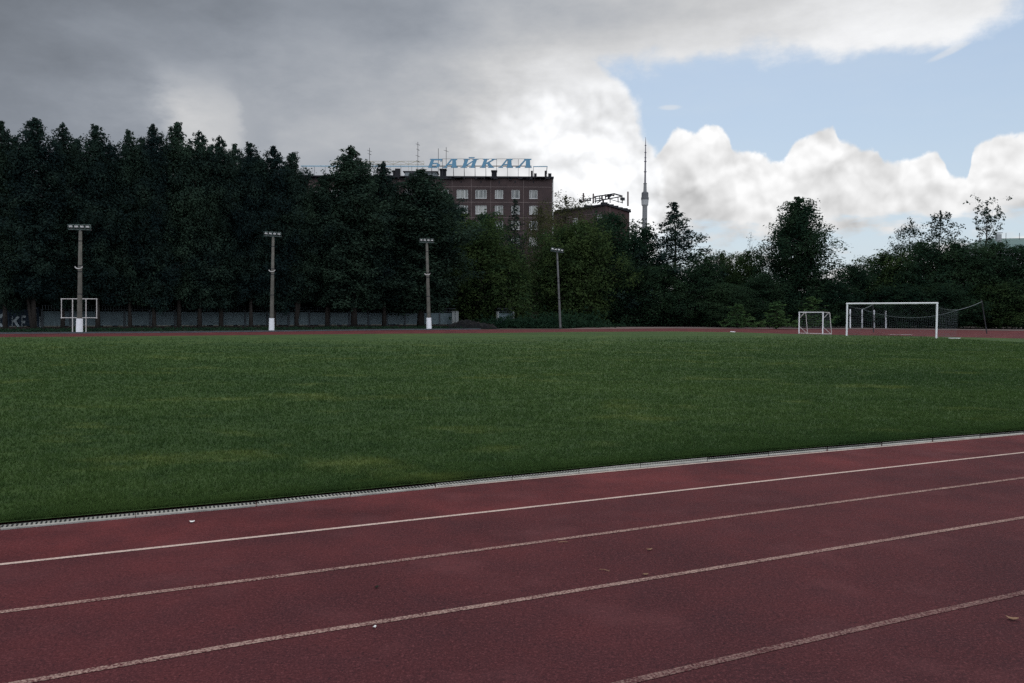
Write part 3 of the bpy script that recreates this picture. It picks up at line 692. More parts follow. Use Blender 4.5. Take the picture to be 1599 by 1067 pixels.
# ------------------------------------------------------------------ walls behind the trees
def wall(name, label, a, b, h, n, mat, post_mat='wallpost', mesh_h=0.5, plinth=True, post_h=0.0, cat='wall'):
    a, b = Vector(a), Vector(b); d = (b - a).normalized(); nrm = Vector((d.y, -d.x, 0))
    root = empty(name, (a + b) / 2, label, cat); L_ = (b - a).length
    pan, pos_, msh, pl = MB(), [], MB(), MB()
    for i in range(n):
        p, q = a + d * (L_ * i / n + 0.09), a + d * (L_ * (i + 1) / n - 0.09)
        pan.bar(p + Vector((0, 0, h / 2 + 0.13)), q + Vector((0, 0, h / 2 + 0.13)), 0.12, h - 0.3)
        pan.bar(p + Vector((0, 0, h - 0.05)), q + Vector((0, 0, h - 0.05)), 0.18, 0.055)
    for i in range(n + 1):
        p = a + d * (L_ * i / n)
        m = MB().box(p + Vector((0, 0, (h + 0.12 + post_h) / 2)), (0.17, 0.24, h + 0.12 + post_h), d)
        m.box(p + Vector((0, 0, h + 0.15 + post_h)), (0.21, 0.28, 0.055), d); pos_.append(m)
    pan.build('panel_run', M_[mat], root)
    for m in pos_: m.build('post', M_[post_mat], root)
    if plinth:
        pl.bar(a + nrm * 0.12 + Vector((0, 0, 0.10)), b + nrm * 0.12 + Vector((0, 0, 0.10)), 0.30, 0.22); pl.build('plinth', M_['plinth'], root)
    if mesh_h:
        k = int(L_ / 0.22)
        for i in range(k): 
            p = a + d * (L_ * i / k + 0.05); msh.bar(p + Vector((0, 0, h + 0.0)), p + Vector((0, 0, h + mesh_h)), 0.03)
        for z in (0.16, mesh_h): msh.bar(a + Vector((0, 0, h + z)), b + Vector((0, 0, h + z)), 0.035)
        msh.build('railing', M_['wallpost'], root)
    return root, d, nrm
wa, wb, wc = G(-140, 515.6), G(66, 514.1), G(712, 510.2)
r1, d1, n1 = wall('painted_wall', 'dark blue wall with pale letters painted on it behind the trees at far left', wa, wb - (wb - wa).normalized() * 0.3, 1.7, 4, 'bluewall', 'bluewall', 0, True)
wall('concrete_wall', 'long grey concrete panel wall behind the row of dark trees', wb, wc, 1.55, 19, 'wall', 'wallpost', 0.5, True)
wall('concrete_wall', 'grey concrete wall glimpsed under the dark trees left of the saplings', G(930, 508.5), G(1120, 507.6), 1.7, 8, 'wall', 'wallpost', 0, True)
wall('slatted_fence', 'pale slatted fence glimpsed behind the small goal', G(1180, 508.0), G(1345, 508.6), 1.5, 7, 'wall', 'whitepanel', 0.45, False)
wall('concrete_wall', 'dark concrete wall hidden under the trees behind the large goal', G(1352, 508.6), G(1760, 511), 1.6, 14, 'wallpost', 'wallpost', 0, True)
wall('slatted_fence', 'short pale fence showing above the weeds right of the brush heap', G(777, 510.6), G(801, 510.3), 1.55, 1, 'wall', 'whitepanel', 0.55, False)
# letters painted on the blue wall
S3 = {'C': [[(0.95, 0.80), (0.72, 0.98), (0.35, 0.98), (0.08, 0.72), (0.08, 0.28), (0.35, 0.02), (0.75, 0.02), (1.0, 0.24)]],
      'K': [[(0.18, 0.0), (0.22, 1.0)], [(0.85, 1.0), (0.28, 0.52)], [(0.45, 0.62), (0.95, 0.0)], [(0.0, 0.02), (0.42, 0.02)], [(0.75, 0.02), (1.1, 0.02)]],
      'E': [[(0.2, 0.0), (0.2, 1.0)], [(0.2, 0.97), (0.8, 0.97)], [(0.2, 0.52), (0.7, 0.52)], [(0.2, 0.04), (0.85, 0.04)]],
      'Й': [[(0.12, 0.0), (0.12, 1.0)], [(0.12, 0.1), (0.85, 0.9)], [(0.85, 0.0), (0.85, 1.0)], [(0.25, 1.16), (0.32, 1.16)], [(0.62, 1.16), (0.69, 1.16)]]}
lt = MB()
wf = wa + n1 * 0.066
for ch, x0, x1, y0, y1 in (('C', -1, 11, 491, 511), ('K', 17, 31, 494.5, 513), ('E', 33, 42, 494, 513), ('Й', 54, 64, 494, 512)):
    def on(u, v):
        px, py = x0 + (x1 - x0) * u, y1 + (y0 - y1) * v; r = ray(px, py); o = Vector((0, 0, EYE))
        t = (wf - o).dot(n1) / r.dot(n1); return o + r * t
    for st in S3[ch]:
        for a_, b_ in zip(st[:-1], st[1:]):
            p_, q_ = on(*a_), on(*b_); lt.bar(p_, q_, 0.014 + 0.001 * random.random(), 0.19 if ch != 'Й' else 0.15)
lt.build('lettering', M_['letters'], r1)
# white upright panel at the end of the long wall
e1 = P(706.5, 508.5, 91.0); wp = empty('gatepost', B(710, 90.5), 'pale gatepost of two uprights at the right end of the long concrete wall', 'gatepost')
for k in (0, 1):
    q = B(708.0 + 5.5 * k, 90.5 + 0.4 * k); MB().box(q + Vector((0, 0, 0.85)), (0.30 if k == 0 else 0.36, 0.09, 1.70), (1, 0.2, 0)).box(q + Vector((0, -0.06, 1.72)), (0.34, 0.12, 0.05), (1, 0.2, 0)).build('board', M_['whitepanel'], wp)

# ------------------------------------------------------------------ floodlights
GFL = 'floodlight poles along the far track'
def floodlight(foot_px, top_px, white, label, r=0.20, tilt=0.0, span=None, loose=False):
    foot = G(*foot_px); top = P(top_px[0], top_px[1], foot.y); root = empty('floodlight_pole', foot, label, 'floodlight', GFL)
    ax = top - foot; H = ax.length
    pt = lambda t: foot + ax * t
    MB().tube([pt(0), pt(0.02), pt(0.5), pt(1.0)], [r, r, r * 0.82, r * 0.60], 14).build('pole', M_['pole'] if white else M_['steel'], root, True)
    for t in (0.38, 0.60, 0.66, 0.90): MB().tube([pt(t), pt(t + 0.008)], [r * (1 - 0.4 * t) + 0.015] * 2, 12).build('clamp_band', M_['darksteel'], root)
    if white:
        q = white / H
        MB().tube([pt(0.0), pt(q)], [r * 1.32, r * 1.22], 16).build('white_base', M_['whitewash'], root, False)
        mb = MB()
        mb.tube([pt(0.653) + Vector((math.cos(math.pi * (1 + k / 8)) * 0.26, -0.18, math.sin(math.pi * (1 + k / 8)) * 0.16)) for k in range(9)], 0.035, 6)
        mb.build('cable_loop', M_['offwhite'], root)
    sp = span or 1.55; dx = Vector((math.cos(tilt), 0.15, -math.sin(tilt))).normalized()
    bar = MB().bar(top - dx * sp / 2 + Vector((0, 0, 0.10)), top + dx * sp / 2 + Vector((0, 0, 0.10)), 0.10, 0.07).bar(top, top + Vector((0, 0, 0.12)), 0.14)
    bar.build('crossarm', M_['steel'], root)
    for k in range(4):
        c_ = top + dx * (sp * (k - 1.5) / 4.0) + Vector((0, -0.05, 0.32))
        tl_ = Vector((0, -1, -0.55 if not loose else -0.2 - 0.3 * (k % 2))).normalized()
        upv = dx.cross(tl_).normalized(); upv = upv if upv.z > 0 else -upv
        wv = sp / 4 * 0.94
        hb = MB()
        f0 = [c_ + tl_ * 0.14 + dx * sx_ * wv / 2 + upv * sz_ * 0.19 for sx_, sz_ in ((-1, -1), (1, -1), (1, 1), (-1, 1))]
        f1 = [c_ - tl_ * 0.16 + dx * sx_ * wv / 3 + upv * sz_ * 0.09 for sx_, sz_ in ((-1, -1), (1, -1), (1, 1), (-1, 1))]
        n_ = len(hb.v); hb.v += f0 + f1
        hb.f += [(n_ + 4, n_ + 5, n_ + 6, n_ + 7)] + [(n_ + i, n_ + (i + 1) % 4, n_ + 4 + (i + 1) % 4, n_ + 4 + i) for i in range(4)]
        # rim, then the bright reflector sunk behind it
        for i in range(4): hb.bar(f0[i], f0[(i + 1) % 4], 0.03)
        lamp = hb.build('lamp_housing', M_['lampbox'], root)
        g0 = [c_ + tl_ * 0.10 + dx * sx_ * wv * 0.36 + upv * (sz_ * 0.07 + 0.05) for sx_, sz_ in ((-1, -1), (1, -1), (0.86, 1), (-0.86, 1))]
        rb = MB(); rb.prism(g0, tl_ * 0.0, tl_ * 0.03); ro = rb.build('reflector', M_['reflector'], lamp)
        bk = MB().bar(c_ - Vector((0, 0, 0.10)), c_ - Vector((0, -0.05, 0.26)), 0.05).build('bracket', M_['steel'], lamp)
    return root
floodlight((124, 520.5), (125.5, 361), 1.05, 'leftmost concrete floodlight pole, behind the white rectangular frame', 0.175, span=1.5)
floodlight((424, 516.5), (426.5, 371), 1.05, 'second concrete floodlight pole from the left, tallest-looking one standing clear of everything', 0.175, 0.03, span=1.4)
floodlight((670, 514.5), (666.5, 380.5), 1.10, 'third concrete floodlight pole, leaning slightly left beside the yellow-green bushy tree', 0.19, 0.02, span=1.35)
floodlight((875, 513.0), (870, 395.0), 0, 'thin grey floodlight pole without a white base, its lamps askew, among the olive bushes', 0.13, 0.12, span=1.35, loose=True)

# ------------------------------------------------------------------ goals, frame, posts
f0 = G(114, 519.6)
fr = empty('rectangular_frame', G(123.5, 519.6), 'white rectangular tube frame on two legs in front of the leftmost floodlight', 'frame')
Yf = f0.y
q = [P(96, 467, Yf), P(151, 467, Yf), P(151, 496.5, Yf), P(96, 496.5, Yf)]
mb = MB()
for i in range(4): mb.tube([q[i], q[(i + 1) % 4]], 0.030, 8)
for c_ in q: mb.box(c_, (0.075, 0.075, 0.075))
mb.build('outer_frame', M_['offwhite'], fr)
for x in (113.3, 134.3):
    a_ = B(x, Yf); MB().tube([Vector((a_.x, Yf, 0)), P(x, 467, Yf)], 0.036, 8).box(Vector((a_.x, Yf, 0.01)), (0.2, 0.2, 0.02)).build('leg', M_['offwhite'], fr)

def cord(mb, pts, r): mb.tube(pts, r, 3, False)
# large goal
gr, gl = G(1462, 529.2), G(1322, 525.2); H = 2.44
goal = empty('football_goal', (gr + gl) / 2, 'large white football goal with a sagging net hung on two dark poles behind', 'football goal')
MB().tube([gr, gr + Vector((0, 0, H))], 0.062, 12).build('goal_post', M_['white'], goal, False)
MB().tube([gl, gl + Vector((0, 0, H))], 0.062, 12).build('goal_post', M_['white'], goal, False)
dv = (gl - gr).normalized()
MB().tube([gr + Vector((0, 0, H - 0.01)) - dv * 0.06, gl + Vector((0, 0, H - 0.01)) + dv * 0.06], 0.060, 12).build('crossbar', M_['white'], goal, False)
Yp0, Yp1 = G(1364, 519).y, G(1541, 522).y
pl_, pr_ = G(1364, 519.0), G(1541, 521.5)
tl_, tr_ = P(1363, 471, pl_.y), P(1533, 469.5, pr_.y)
for n_, (a_, b_) in enumerate(((pl_, tl_), (pr_, tr_))):
    MB().tube([a_, a_.lerp(b_, 0.5), b_], [0.045, 0.04, 0.035], 8).bar(b_, b_ + Vector((-0.18, -0.05, 0.06)), 0.035).build('net_pole', M_['darksteel'], goal)
bl, brr = P(1347, 482.5, gl.y + 1.2), P(1497, 484.0, gr.y + 2.3)
netr = MB(); ropes = MB()
def sag(a, b, s, t): return a.lerp(b, t) + Vector((0, 0, -s * 4 * t * (1 - t)))
back_top = lambda t: sag(bl, brr, 0.62, t)
cord(ropes, [back_top(i / 20) for i in range(21)], 0.013)
for a_, b_ in ((bl, tl_ - Vector((0, 0, 0.25))), (brr, tr_ - Vector((0, 0, 0.1)))): cord(ropes, [sag(a_, b_, 0.06, i / 6) for i in range(7)], 0.010)
cr_, cl_ = gr + Vector((0, 0, H - 0.25)), gl + Vector((0, 0, H - 0.15))
cord(ropes, [sag(cr_, brr, 0.10, i / 6) for i in range(7)], 0.011); cord(ropes, [sag(cl_, bl, 0.05, i / 6) for i in range(7)], 0.010)
gb = lambda t: Vector((0, 0, 0.03)) + Vector((back_top(t).x, back_top(t).y, 0)) + Vector((-0.12, -0.05, 0))
NB = 46
for i in range(NB + 1):
    t = i / NB; cord(netr, [back_top(t), back_top(t).lerp(gb(t), 0.5), gb(t)], 0.0026)
for j in range(1, 13): cord(netr, [back_top(i / 16).lerp(gb(i / 16), j / 12) for i in range(17)], 0.0026)
for (ta, ba, tb) in ((cr_, gr, 1.0), (cl_, gl, 0.0)):
    for i in range(16):
        s_ = i / 15; top_ = sag(ta, back_top(tb), 0.08, s_); bot = (ba + Vector((0, 0, 0.03))).lerp(gb(tb), s_); cord(netr, [top_, bot], 0.0026)
    for j in range(1, 13): cord(netr, [sag(ta, back_top(tb), 0.08, i / 5).lerp((ba + Vector((0, 0, 0.03))).lerp(gb(tb), i / 5), j / 12) for i in range(6)], 0.0026)
cbar = lambda t: gr.lerp(gl, t) + Vector((0, 0, H - 0.06))
for i in range(40):
    t = i / 39; cord(netr, [sag(cbar(t), back_top(1 - t), 0.12, k / 4) for k in range(5)], 0.003)
netr.build('net', M_['net'], goal, recalc=False); ropes.build('net_rope', M_['rope'], goal, recalc=False)

# small goal
a0, a1 = G(1247.5, 521.0), G(1284.5, 522.2); hz_ = P(1247.5, 487.5, a0.y).z; hz1 = P(1284.5, 488.0, a1.y).z; hh = (hz_ + hz1) / 2
dv = (a1 - a0).normalized(); bk = Vector((-dv.y, dv.x, 0)); bk = bk if bk.y > 0 else -bk
b1 = G(1298.5, 522.4); b1 = a1 + (b1 - a1).normalized() * min(1.2, (b1 - a1).length); dep = b1 - a1; b0 = a0 + dep
sg = empty('small_goal', (a0 + a1) / 2, 'small white training goal with diagonal braces, left of the large goal', 'training goal')
Zh = Vector((0, 0, hh)); tpb = dep * 0.75
MB().bar(a0, a0 + Zh, 0.075).build('goal_post', M_['white'], sg); MB().bar(a1, a1 + Zh, 0.075).build('goal_post', M_['white'], sg)
MB().bar(a0 + Zh - dv * 0.037, a1 + Zh + dv * 0.037, 0.075, 0.074).build('crossbar', M_['white'], sg)
bf = MB()
for p_, q_ in ((a0, b0), (a1, b1), (b0, b1)): bf.tube([p_ + Vector((0, 0, 0.03)), q_ + Vector((0, 0, 0.03))], 0.028, 6)
for p_, t_ in ((a0, b0), (a1, b1)):
    bf.tube([p_ + Zh, p_ + Zh * 0.985 + tpb], 0.026, 6); bf.tube([p_ + Zh * 0.985 + tpb, t_ + Vector((0, 0, 0.03))], 0.026, 6)
    bf.tube([p_ + Zh * 0.70, p_ + Zh * 0.985 + tpb * 0.9], 0.022, 6); bf.tube([p_ + Zh * 0.35, t_.lerp(p_, 0.1) + Vector((0, 0, 0.04))], 0.020, 6)
bf.tube([a0 + Vector((0, 0, 0.03)), a1 + Vector((0, 0, 0.03))], 0.02, 6)
bf.tube([a0 + Zh * 0.70, a0 + Zh + dv * 0.55], 0.020, 6)
bf.build('back_frame', M_['offwhite'], sg)
nb = MB()
for i in range(16):
    t = i / 15; p_, q_ = a0.lerp(a1, t), b0.lerp(b1, t); cord(nb, [p_ + Zh * 0.985 + tpb, p_ + (Zh * 0.5) + dep * 0.95, q_ + Vector((0, 0, 0.03))], 0.0026); cord(nb, [p_ + Zh, p_ + Zh * 0.985 + tpb], 0.0026)
for j in range(1, 12): cord(nb, [(p_ + Zh * 0.985 + tpb).lerp(q_, j / 12) for p_, q_ in ((a0.lerp(a1, i / 6), b0.lerp(b1, i / 6)) for i in range(7))], 0.0026)
for p_, q_ in ((a0, b0), (a1, b1)):
    for j in range(1, 9): cord(nb, [p_ + Zh * (j / 9), (q_ + Vector((0, 0, 0.03))).lerp(p_ + Zh * 0.985 + tpb, j / 9)], 0.0026)
    for j in range(1, 6): cord(nb, [p_.lerp(q_, j / 6) + Vector((0, 0, 0.03)), (p_ + Zh).lerp(p_ + Zh + tpb, j / 6)], 0.0026)
nb.build('net', M_['net'], sg, recalc=False)

# four white posts behind the large goal
for i, (x, yt, yb, lab) in enumerate(((1327.5, 483.5, 512.4, 'leftmost of four plain white posts, close beside the left post of the large goal'),
        (1346.2, 484.0, 512.2, 'second from left of four plain white posts behind the large goal'),
        (1365.0, 485.0, 512.5, 'third from left of four plain white posts, beside the dark net pole'),
        (1383.3, 485.5, 512.8, 'rightmost of four plain white posts behind the large goal'))):
    p_ = G(x, yb); t_ = P(x, yt, p_.y); post = MB().tube([p_, t_], 0.085, 10).tube([t_, t_ + Vector((0, 0, 0.04))], [0.085, 0.05], 10).build('white_post', M_['whitewash'])
    tag(post, lab, 'post', 'white posts behind the goal')

# ------------------------------------------------------------------ hotel
YH = 154.0
hx0, hx1 = P(300, 300, YH).x, P(862.5, 300, YH).x; ztop = P(800, 278.5, YH).z
hotel = empty('hotel_building', ((hx0 + hx1) / 2, YH, 0), 'long brown tiled hotel block with white windows and a tarred roof edge behind the trees', 'building')
cols = [(667, 1.1), (694, 1.45), (722, 1.45), (751.2, 2.1), (779.3, 1.55), (805.2, 1.55), (833.0, 1.55)]
cols = [(x, (2.15 if i in (2, 3) else 1.55)) for i, (x, _) in enumerate(cols)]
cols = [(x, wv) for x, wv in [(470, 1.55), (498, 1.55), (526, 2.15), (554, 1.55), (582, 1.55), (610, 2.15), (638, 1.55)]] + cols
fl = [P(800, y, YH).z for y in (303.5, 328.0, 352.0, 377.0)]
wins = []
for ci, (x, wv) in enumerate(cols):
    for zc in fl: wins.append((P(x, 303, YH).x - wv / 2, P(x, 303, YH).x + wv / 2, zc - 0.83, zc + 0.83))
xs = sorted({hx0, hx1} | {w_[0] for w_ in wins} | {w_[1] for w_ in wins}); zs = sorted({0.0, ztop} | {w_[2] for w_ in wins} | {w_[3] for w_ in wins})
holes = {(round(w_[0], 3), round(w_[2], 3)) for w_ in wins}
mb = MB(); Yb = YH + 14
for i in range(len(xs) - 1):
    for j in range(len(zs) - 1):
        x0, x1, z0, z1 = xs[i], xs[i + 1], zs[j], zs[j + 1]
        if (round(x0, 3), round(z0, 3)) in holes:
            d_ = 0.22
            mb.quad((x0, YH, z0), (x1, YH, z0), (x1, YH + d_, z0), (x0, YH + d_, z0)); mb.quad((x0, YH, z1), (x0, YH + d_, z1), (x1, YH + d_, z1), (x1, YH, z1))
            mb.quad((x0, YH, z0), (x0, YH + d_, z0), (x0, YH + d_, z1), (x0, YH, z1)); mb.quad((x1, YH, z0), (x1, YH, z1), (x1, YH + d_, z1), (x1, YH + d_, z0))
        else: mb.quad((x0, YH, z0), (x1, YH, z0), (x1, YH, z1), (x0, YH, z1))
mb.quad((hx1, YH, 0), (hx1, Yb, 0), (hx1, Yb, ztop), (hx1, YH, ztop)); mb.quad((hx0, Yb, 0), (hx0, YH, 0), (hx0, YH, ztop), (hx0, Yb, ztop))
mb.quad((hx1, Yb, 0), (hx0, Yb, 0), (hx0, Yb, ztop), (hx1, Yb, ztop)); mb.quad((hx0, YH, ztop), (hx1, YH, ztop), (hx1, Yb, ztop), (hx0, Yb, ztop))
mb.build('wall', M_['brick'], hotel, recalc=False)
sm = MB()
seams_z = [P(800, y, YH).z for y in (292.3, 316.3, 340.3, 364.5)]
for z in seams_z: sm.box(((hx0 + hx1) / 2, YH - 0.02, z), (hx1 - hx0, 0.04, 0.09))
zz = [ztop] + seams_z + [0]
for x in (453, 484, 512, 540, 568, 596, 624, 652, 680, 706.0, 736.0, 766.3, 817.5):
    X_ = P(x, 300, YH).x
    for za, zb in zip(zz[:-1], zz[1:]): sm.box((X_, YH - 0.018, (za + zb) / 2), (0.07, 0.036, za - zb - 0.09))
sm.build('panel_seam', M_['seam'], hotel)
for x in (470, 498, 526, 554, 582, 610, 638, 664, 692, 720, 751, 779.5, 804.5, 833): MB().box((P(x, 284.5, YH).x, YH - 0.012, P(x, 284.5, YH).z), (0.22, 0.024, 0.42)).build('attic_vent', M_['tar'], hotel)
rf = MB()
rf.box(((hx0 + hx1) / 2, YH + 6.9, ztop + 0.14), (hx1 - hx0 + 0.5, 14.6, 0.30))
for k in range(150):
    x = hx0 + (hx1 - hx0) * random.random(); rf.box((x, YH - 0.47, ztop + 0.02 - 0.2 * random.random()), (0.3 + 1.2 * random.random(), 0.08, 0.22 + 0.2 * random.random()))
roof = rf.build('roof', M_['tar'], hotel)
vb = MB()
for x0, x1, y0 in ((829, 832, 268), (834, 838, 272), (850.5, 853, 267.8), (856, 861, 272), (617, 625, 264.5)):
    a_, b_ = P(x0, y0, YH + 2), P(x1, y0, YH + 2); vb.box(((a_.x + b_.x) / 2, YH + 2, (ztop + a_.z) / 2 + 0.1), (b_.x - a_.x, 0.5, a_.z - ztop))
vb.build('vent_stub', M_['tar'], hotel)
dp = MB().tube([(hx1 + 0.12, YH + 0.3, ztop - 0.1), (hx1 + 0.12, YH + 0.3, 0.3)], 0.09, 6).build('drainpipe', M_['frame'], hotel)
for x0, x1, z0, z1 in wins:
    cx_, cz_, ww, hh_ = (x0 + x1) / 2, (z0 + z1) / 2, x1 - x0, z1 - z0
    m = MB(); y_ = YH + 0.15; t = 0.11
    m.box((cx_, y_, z0 + t / 2), (ww, 0.08, t)); m.box((cx_, y_, z1 - t / 2), (ww, 0.08, t))
    mull = [x0 + t / 2, x1 - t / 2, x0 + ww * 0.30] + ([x0 + ww * 0.68] if ww > 1.8 else [])
    for xm in mull: m.box((xm, y_, cz_), (t, 0.078, hh_ - 2 * t))
    m.box((cx_, YH - 0.03, z0 - 0.03), (ww + 0.1, 0.16, 0.04))
    wn = m.build('window', M_['frame'], hotel)
    MB().quad((x0, y_ + 0.03, z0), (x1, y_ + 0.03, z0), (x1, y_ + 0.03, z1), (x0, y_ + 0.03, z1)).build('pane', M_['pane'], wn, recalc=False)

# roof vents, hut, antennas: things that stand on the roof
def cowl(x0, x1, y0, label):
    a_, b_ = P(x0, y0, YH + 3), P(x1, y0, YH + 3); zr = ztop + 0.29; c_ = ((a_.x + b_.x) / 2, YH + 3); wv = b_.x - a_.x; h_ = a_.z - zr
    o = empty('ventilation_shaft', (c_[0], c_[1], zr), label, 'vent', 'ventilation shafts on the hotel roof')
    MB().box((c_[0], c_[1], zr + h_ * 0.42), (wv * 0.84, 1.1, h_ * 0.84)).build('shaft', M_['tar'], o)
    MB().box((c_[0], c_[1], zr + h_ * 0.93), (wv, 1.3, h_ * 0.14)).build('cap', M_['tar'], o)
cowl(767.0, 776.5, 266.8, 'square dark ventilation shaft under the blue letters, near the fourth letter')
cowl(686.5, 697.5, 264.5, 'dark ventilation shaft with a sloped cap beside the roof hut')
cowl(613.5, 621.5, 267.0, 'dark ventilation shaft left of the roof hut')
a_, b_ = P(630, 263, YH + 4), P(684, 263, YH + 4); zr = ztop + 0.29
hut = empty('roof_hut', ((a_.x + b_.x) / 2, YH + 4, zr), 'grey hut with a dark roof standing on the hotel roof behind the dark tree', 'hut')
MB().box(((a_.x + b_.x) / 2, YH + 5, zr + 0.70), (b_.x - a_.x - 0.6, 3, 1.40)).build('wall', M_['hut'], hut)
MB().box(((a_.x + b_.x) / 2, YH + 5, zr + 1.47), (b_.x - a_.x, 3.5, 0.14)).build('roof', M_['tar'], hut)
MB().box(((a_.x + b_.x) / 2 - 1.7, YH + 3.47, zr + 0.75), (0.9, 0.06, 1.0)).build('door', M_['tar'], hut)
MB().prism([(b_.x - 0.3, YH + 3.4, zr), (b_.x + 0.55, YH + 3.4, zr), (b_.x - 0.3, YH + 3.4, zr + 1.35)], (0, 0, 0), (0, 3, 0)).build('lean_to', M_['hut'], hut)
def antenna(px, y0, bars, label):
    b_ = P(px, y0, YH + 3); o = empty('aerial', (b_.x, YH + 3, ztop + 0.29), label, 'aerial', 'television aerials on the hotel roof')
    MB().tube([(b_.x, YH + 3, ztop + 0.29), b_], 0.045, 6).build('mast', M_['darksteel'], o)
    for y, hw in bars:
        c_ = P(px, y, YH + 3); MB().bar(c_ + Vector((-hw, -0.3, 0.1)), c_ + Vector((hw, 0.3, -0.1)), 0.045).bar(c_ + Vector((-0.1, -0.4, 0.0)), c_ + Vector((0.2, 0.6, 0.05)), 0.04).build('crossarm', M_['darksteel'], o)
antenna(652.5, 222, ((226, 0.35), (234, 0.25), (244, 0.4), (252, 0.3)), 'tall aerial with four crossarms left of the first blue letter')
antenna(696.8, 230, ((236, 0.45),), 'aerial with one crossarm rising behind the first two blue letters')
antenna(577, 231, ((236, 0.4), (241, 0.3)), 'aerial with two crossarms just right of the lone tall tree')
antenna(684.5, 232, (), 'plain thin aerial mast between two aerials with crossarms')

# blue roof sign
YS = YH + 1.0
sign = empty('rooftop_sign', (P(750, 262, YS).x, YS, ztop + 0.29), 'blue slanted Cyrillic letters БАЙКАЛ on a thin frame along the hotel roof', 'sign')
def lp(u, v, x0, x1, y0, y1, sl): 
    return P(x0 + (x1 - x0 - sl) * u + sl * v, y1 + (y0 - y1) * v, YS)
GLY = {
 'Б': [[(0.0, 0.0), (0.30, 0.0), (0.30, 1.0), (0.0, 1.0)], [(0.30, 0.84), (1.05, 0.84), (1.05, 1.0), (0.30, 1.0)], [(0.95, 0.68), (1.05, 0.68), (1.05, 0.84), (0.95, 0.84)], [(0.30, 0.42), (0.85, 0.42), (0.72, 0.55), (0.30, 0.55)], [(0.72, 0.08), (1.0, 0.08), (1.0, 0.42), (0.72, 0.42)], [(0.30, 0.0), (0.88, 0.0), (0.72, 0.12), (0.30, 0.12)], [(-0.12, 0.92), (0.0, 0.92), (0.0, 1.0), (-0.12, 1.0)]],
 'А': [[(0.02, 0.05), (0.16, 0.05), (0.62, 1.0), (0.48, 1.0)], [(0.48, 0.86), (0.94, 0.86), (0.96, 1.0), (0.48, 1.0)], [(0.62, 0.12), (0.98, 0.12), (0.86, 0.86), (0.58, 0.86)], [(0.26, 0.30), (0.62, 0.30), (0.62, 0.42), (0.32, 0.42)], [(-0.10, 0.0), (0.28, 0.0), (0.28, 0.09), (-0.10, 0.09)], [(0.55, 0.0), (1.08, 0.0), (1.08, 0.12), (0.55, 0.12)]],
 'Й': [[(0.06, 0.08), (0.32, 0.08), (0.32, 0.92), (0.06, 0.92)], [(0.68, 0.08), (0.94, 0.08), (0.94, 0.92), (0.68, 0.92)], [(0.32, 0.16), (0.32, 0.36), (0.68, 0.84), (0.68, 0.64)], [(-0.05, 0.0), (0.43, 0.0), (0.43, 0.08), (-0.05, 0.08)], [(0.57, 0.0), (1.05, 0.0), (1.05, 0.08), (0.57, 0.08)], [(-0.05, 0.92), (0.43, 0.92), (0.43, 1.0), (-0.05, 1.0)], [(0.57, 0.92), (1.05, 0.92), (1.05, 1.0), (0.57, 1.0)], [(0.34, 1.07), (0.66, 1.07), (0.74, 1.18), (0.26, 1.18)]],
 'К': [[(0.06, 0.08), (0.34, 0.08), (0.34, 0.92), (0.06, 0.92)], [(0.34, 0.42), (0.44, 0.42), (0.92, 0.92), (0.74, 0.92), (0.34, 0.56)], [(0.40, 0.52), (0.56, 0.62), (1.02, 0.08), (0.66, 0.08)], [(-0.05, 0.0), (0.45, 0.0), (0.45, 0.08), (-0.05, 0.08)], [(0.60, 0.0), (1.10, 0.0), (1.10, 0.08), (0.60, 0.08)], [(-0.05, 0.92), (0.45, 0.92), (0.45, 1.0), (-0.05, 1.0)], [(0.66, 0.92), (1.06, 0.92), (1.06, 1.0), (0.66, 1.0)]],
 'Л': [[(0.08, 0.05), (0.24, 0.05), (0.66, 0.92), (0.52, 0.92)], [(0.48, 0.88), (1.0, 0.88), (1.0, 1.0), (0.48, 1.0)], [(0.66, 0.10), (1.0, 0.10), (0.90, 0.88), (0.62, 0.88)], [(-0.05, 0.0), (0.30, 0.0), (0.30, 0.12), (-0.05, 0.12)], [(0.60, 0.0), (1.10, 0.0), (1.10, 0.10), (0.60, 0.10)]],
}
for ch, x0, x1 in (('Б', 668.5, 690), ('А', 693, 715), ('Й', 720, 746.5), ('К', 750, 774.5), ('А', 780, 801.5), ('Л', 806, 830)):
    m = MB(); sl = 5.0 if ch in 'БЙК' else 2.0
    for k, poly in enumerate(GLY[ch]):
        m.prism([lp(u, v, x0, x1, 248.2, 262.2, sl) for u, v in poly], (0, -0.02 - 0.003 * k, 0), (0, 0.16 + 0.003 * k, 0))
    m.build('letter', M_['blue'], sign)
fm = MB(); zr = ztop + 0.29
for x in [674, 691] + [708 + 16.9 * k for k in range(8)] + [833, 854]:
    t_ = P(x, 260 if x > 830 else 249, YS + 0.3); fm.bar((t_.x, YS + 0.3, zr), t_, 0.07); fm.bar((t_.x, YS + 2.0, zr), P(x, 260, YS + 0.35), 0.05)
for y, x0, x1, w_ in ((259.6, 668, 830, 0.16), (248.3, 690, 826, 0.05)):
    fm.bar(P(x0, y, YS + 0.36), P(x1, y, YS + 0.36), 0.06, w_)
fm.bar(P(854.3, 261, YS + 0.1), P(853.0, 272, YS + 0.1), 0.12)
fm.build('support_frame', M_['darksteel'], sign)
rl = MB(); rl.bar(P(832.5, 260.4, YS), P(855, 260.2, YS), 0.12, 0.17); rl.bar(P(470, 259.6, YS), P(669, 260.0, YS), 0.12, 0.22)
rl.build('rail', M_['palerail'], sign)
ps = MB()
for k in range(12):
    t_ = P(474 + 16.9 * k, 260, YS + 0.2); ps.bar((t_.x, YS + 0.2, zr), t_, 0.06)
ps.build('rail_post', M_['steel'], sign)
YL = YH + 11
